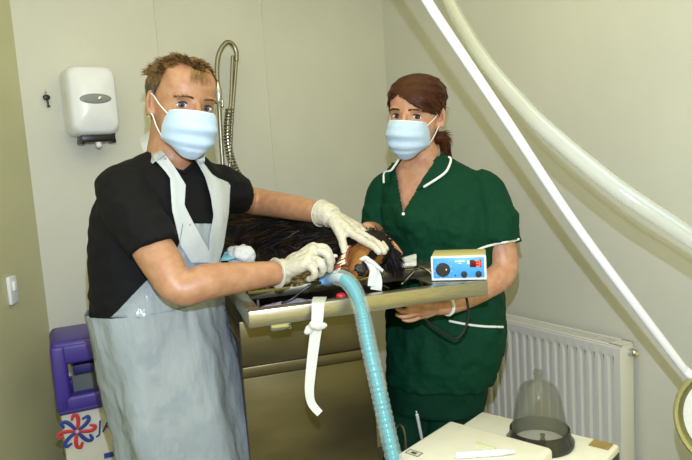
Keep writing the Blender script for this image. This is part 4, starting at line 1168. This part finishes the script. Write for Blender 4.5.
Q0, Q1, Q2 = atz(482, 411, zt2), atz(452, 433, zt2), atz(619.5, 444.5, zt2)
cx_, cy_, m1, m2 = block(Q0, Q1, Q2, zt2, .1, '', '', '', None); D2 = .30
def f2_(a, c, z): return V((Q0.x, Q0.y, 0))+cx_*a+cy_*c+Z*z
AX2 = (cx_, cy_, Z)
t = thing('equipment_case', 'cream flat equipment case with brown tape on its corner, under the bell jar', 'machine', f2_(m2/2, D2/2, zs_))
D1b = (f1(0, 0, 0)-f2_(0, 0, 0)).dot(cy_)
D2 = max(.10, D1b-.012)
MB().box(f2_(m2/2, D2/2, (zs_+zt2)/2), (m2, D2, zt2-zs_), AX2, bev=.006, seg=3).build('housing', M['cream'], t)
MB().box(f2_(m2+.0005, D2/2, zt2-.035), (.003, D2-.012, .04), AX2, bev=.001).build('dark_end_panel', M['black'], t)
tp_ = atz(601, 445, zt2)
MB().box(tp_+Z*.0008, (.042, .034, .0012), AX2).build('brown_tape', M['brown'], t)
# bell jar
jc = atz(540, 443.5, zt2)
t = thing('bell_jar', 'smoky transparent bell jar on a black ring standing on the rear case', 'jar', jc)
jr = .0715
MB().lathe([(jr*.80, .001), (jr*1.0, .001), (jr*1.02, .010), (jr*.95, .016), (jr*.92, .020), (jr*.89, .036), (jr*.865, .036), (jr*.86, .004)], jc, Z, n=48, cap=False).build('base_ring', M['jarb'], t, sharp=60)
pr = [(jr*.86, .030), (jr*.82, .045), (jr*.73, .080), (jr*.63, .112), (jr*.57, .126), (jr*.46, .135), (jr*.30, .140), (jr*.16, .145), (jr*.13, .150), (jr*.15, .160), (jr*.13, .167), (jr*.03, .169)]
inn = [(max(.001, r_-.0025), h-.0025) for r_, h in reversed(pr)]
MB().lathe(pr+inn, jc, Z, n=48, cap=False).build('dome', M['jar'], t, sharp=60)
MB().lathe([(jr*.79, .0015), (jr*.79, .006), (jr*.5, .010), (.002, .010)], jc, Z, n=40).build('paper_disc', M['paper'], t)
MB().lathe([(.008, .010), (.006, .016), (.004, .022), (.006, .028), (.002, .030)], jc-fw*.02, Z, n=16).build('post', M['black'], t)
# trolley carrying both boxes (just under the frame)
tc_ = (f1(l2/2, D1/2, 0)+f2_(m2/2, D2/2, 0))/2; tc_.z = 0
t = thing('equipment_trolley', 'grey laminate trolley carrying the two cream boxes', 'trolley', tc_)
TX = AX1
MB().box(tc_+Z*(zs_-.012)+by*.0, (.48, .48, .024), TX, bev=.004).build('top', M['wood'], t)
MB().box(tc_+Z*.20, (.46, .46, .02), TX, bev=.004).build('shelf', M['wood'], t)
for sx in (-1, 1):
    for sy in (-1, 1):
        lg = MB().tube([tc_+bx*sx*.215+by*(sy*.215)+Z*.05, tc_+bx*sx*.215+by*(sy*.215)+Z*(zs_-.02)], .012, n=12).build('leg', M['tube_metal'], t)
        MB().ell(tc_+bx*sx*.215+by*(sy*.215)+Z*.028, (.014, .028, .028), TX).build('castor', M['black'], lg)

# examination lamp: long white arm ending in a round head
t = thing('examination_lamp', 'white diagonal lamp arm ending in a round yellowed lamp head at right', 'lamp', at(686, 373, 1.28))
up_ = [at(384, -66, 1.23), at(426, -1, 1.25), at(440, 21, 1.257), at(511, 127, 1.30), at(581, 232, 1.35), at(686, 372, 1.42)]
MB().tube(up_, .0095, n=20, cr_=6).build('arm', M['pole'], t)
top = at(384, -66, 1.23)
MB().tube([top, V((top.x, top.y, CH-.02))], .012, n=16).build('ceiling_rod', M['pole'], t)
MB().lathe([(.05, 0), (.05, .02), (.02, .03)], V((top.x, top.y, CH)), -Z, n=24).build('ceiling_plate', M['pole'], t)
hc = at(735, 419, 1.38); ha = (-fw*.86-R*.50+U*.02).normalized()
MB().tube([at(684, 369, 1.42), hc-ha*.02], [.010, .012], n=12).build('neck', M['pole'], t)
K = 1.11
def sc_(p): return [(r_*K, h*K) for r_, h in p]
MB().lathe(sc_([(.02, -.055), (.07, -.05), (.098, -.03), (.107, 0), (.107, .012), (.103, .018), (.098, .012), (.098, .0), (.09, -.024), (.06, -.042), (.02, -.046)]), hc, ha, n=56, cap=False).build('shade', M['shade'], t, sharp=60)
MB().lathe(sc_([(.001, -.012), (.05, -.010), (.088, -.004), (.089, .003), (.05, .007), (.001, .008)]), hc, ha, n=48).build('diffuser', M['diff'], t)

# translucent suction hose sweeping across the right wall
hp_ = [at(432, -46, 2.0), at(448.5, -1, 1.88), at(466, 32, 1.74), at(487, 64, 1.60), at(515, 97, 1.48), at(546, 129, 1.38), at(612, 184, 1.29), at(672, 225, 1.25), at(770, 290, 1.22)]
pp, _ = crp(hp_, 1, 34)
b = MB(); b.tube(pp, [.0190+(.00012 if i % 4 < 2 else -.00012) for i in range(len(pp))], n=22, ends=False)
t = thing('suction_hose', 'translucent pale hose sweeping diagonally above the white lamp arm at right', 'hose', pp[len(pp)//2])
b.build('hose_wall', M['hose'], t, sharp=80)
MB().tube([p+(R*.006+U*.006) for p in pp], .0035, n=8).build('inner_line', M['clearw'], t)
a0 = pp[0]
MB().tube([a0, a0+(a0-pp[6])*.4, V((a0.x-.02, a0.y+.02, CH-.08)), V((a0.x-.02, a0.y+.02, CH))], .0185, n=18, cr_=8, ends=False).build('hose_upper_run', M['hose'], t)
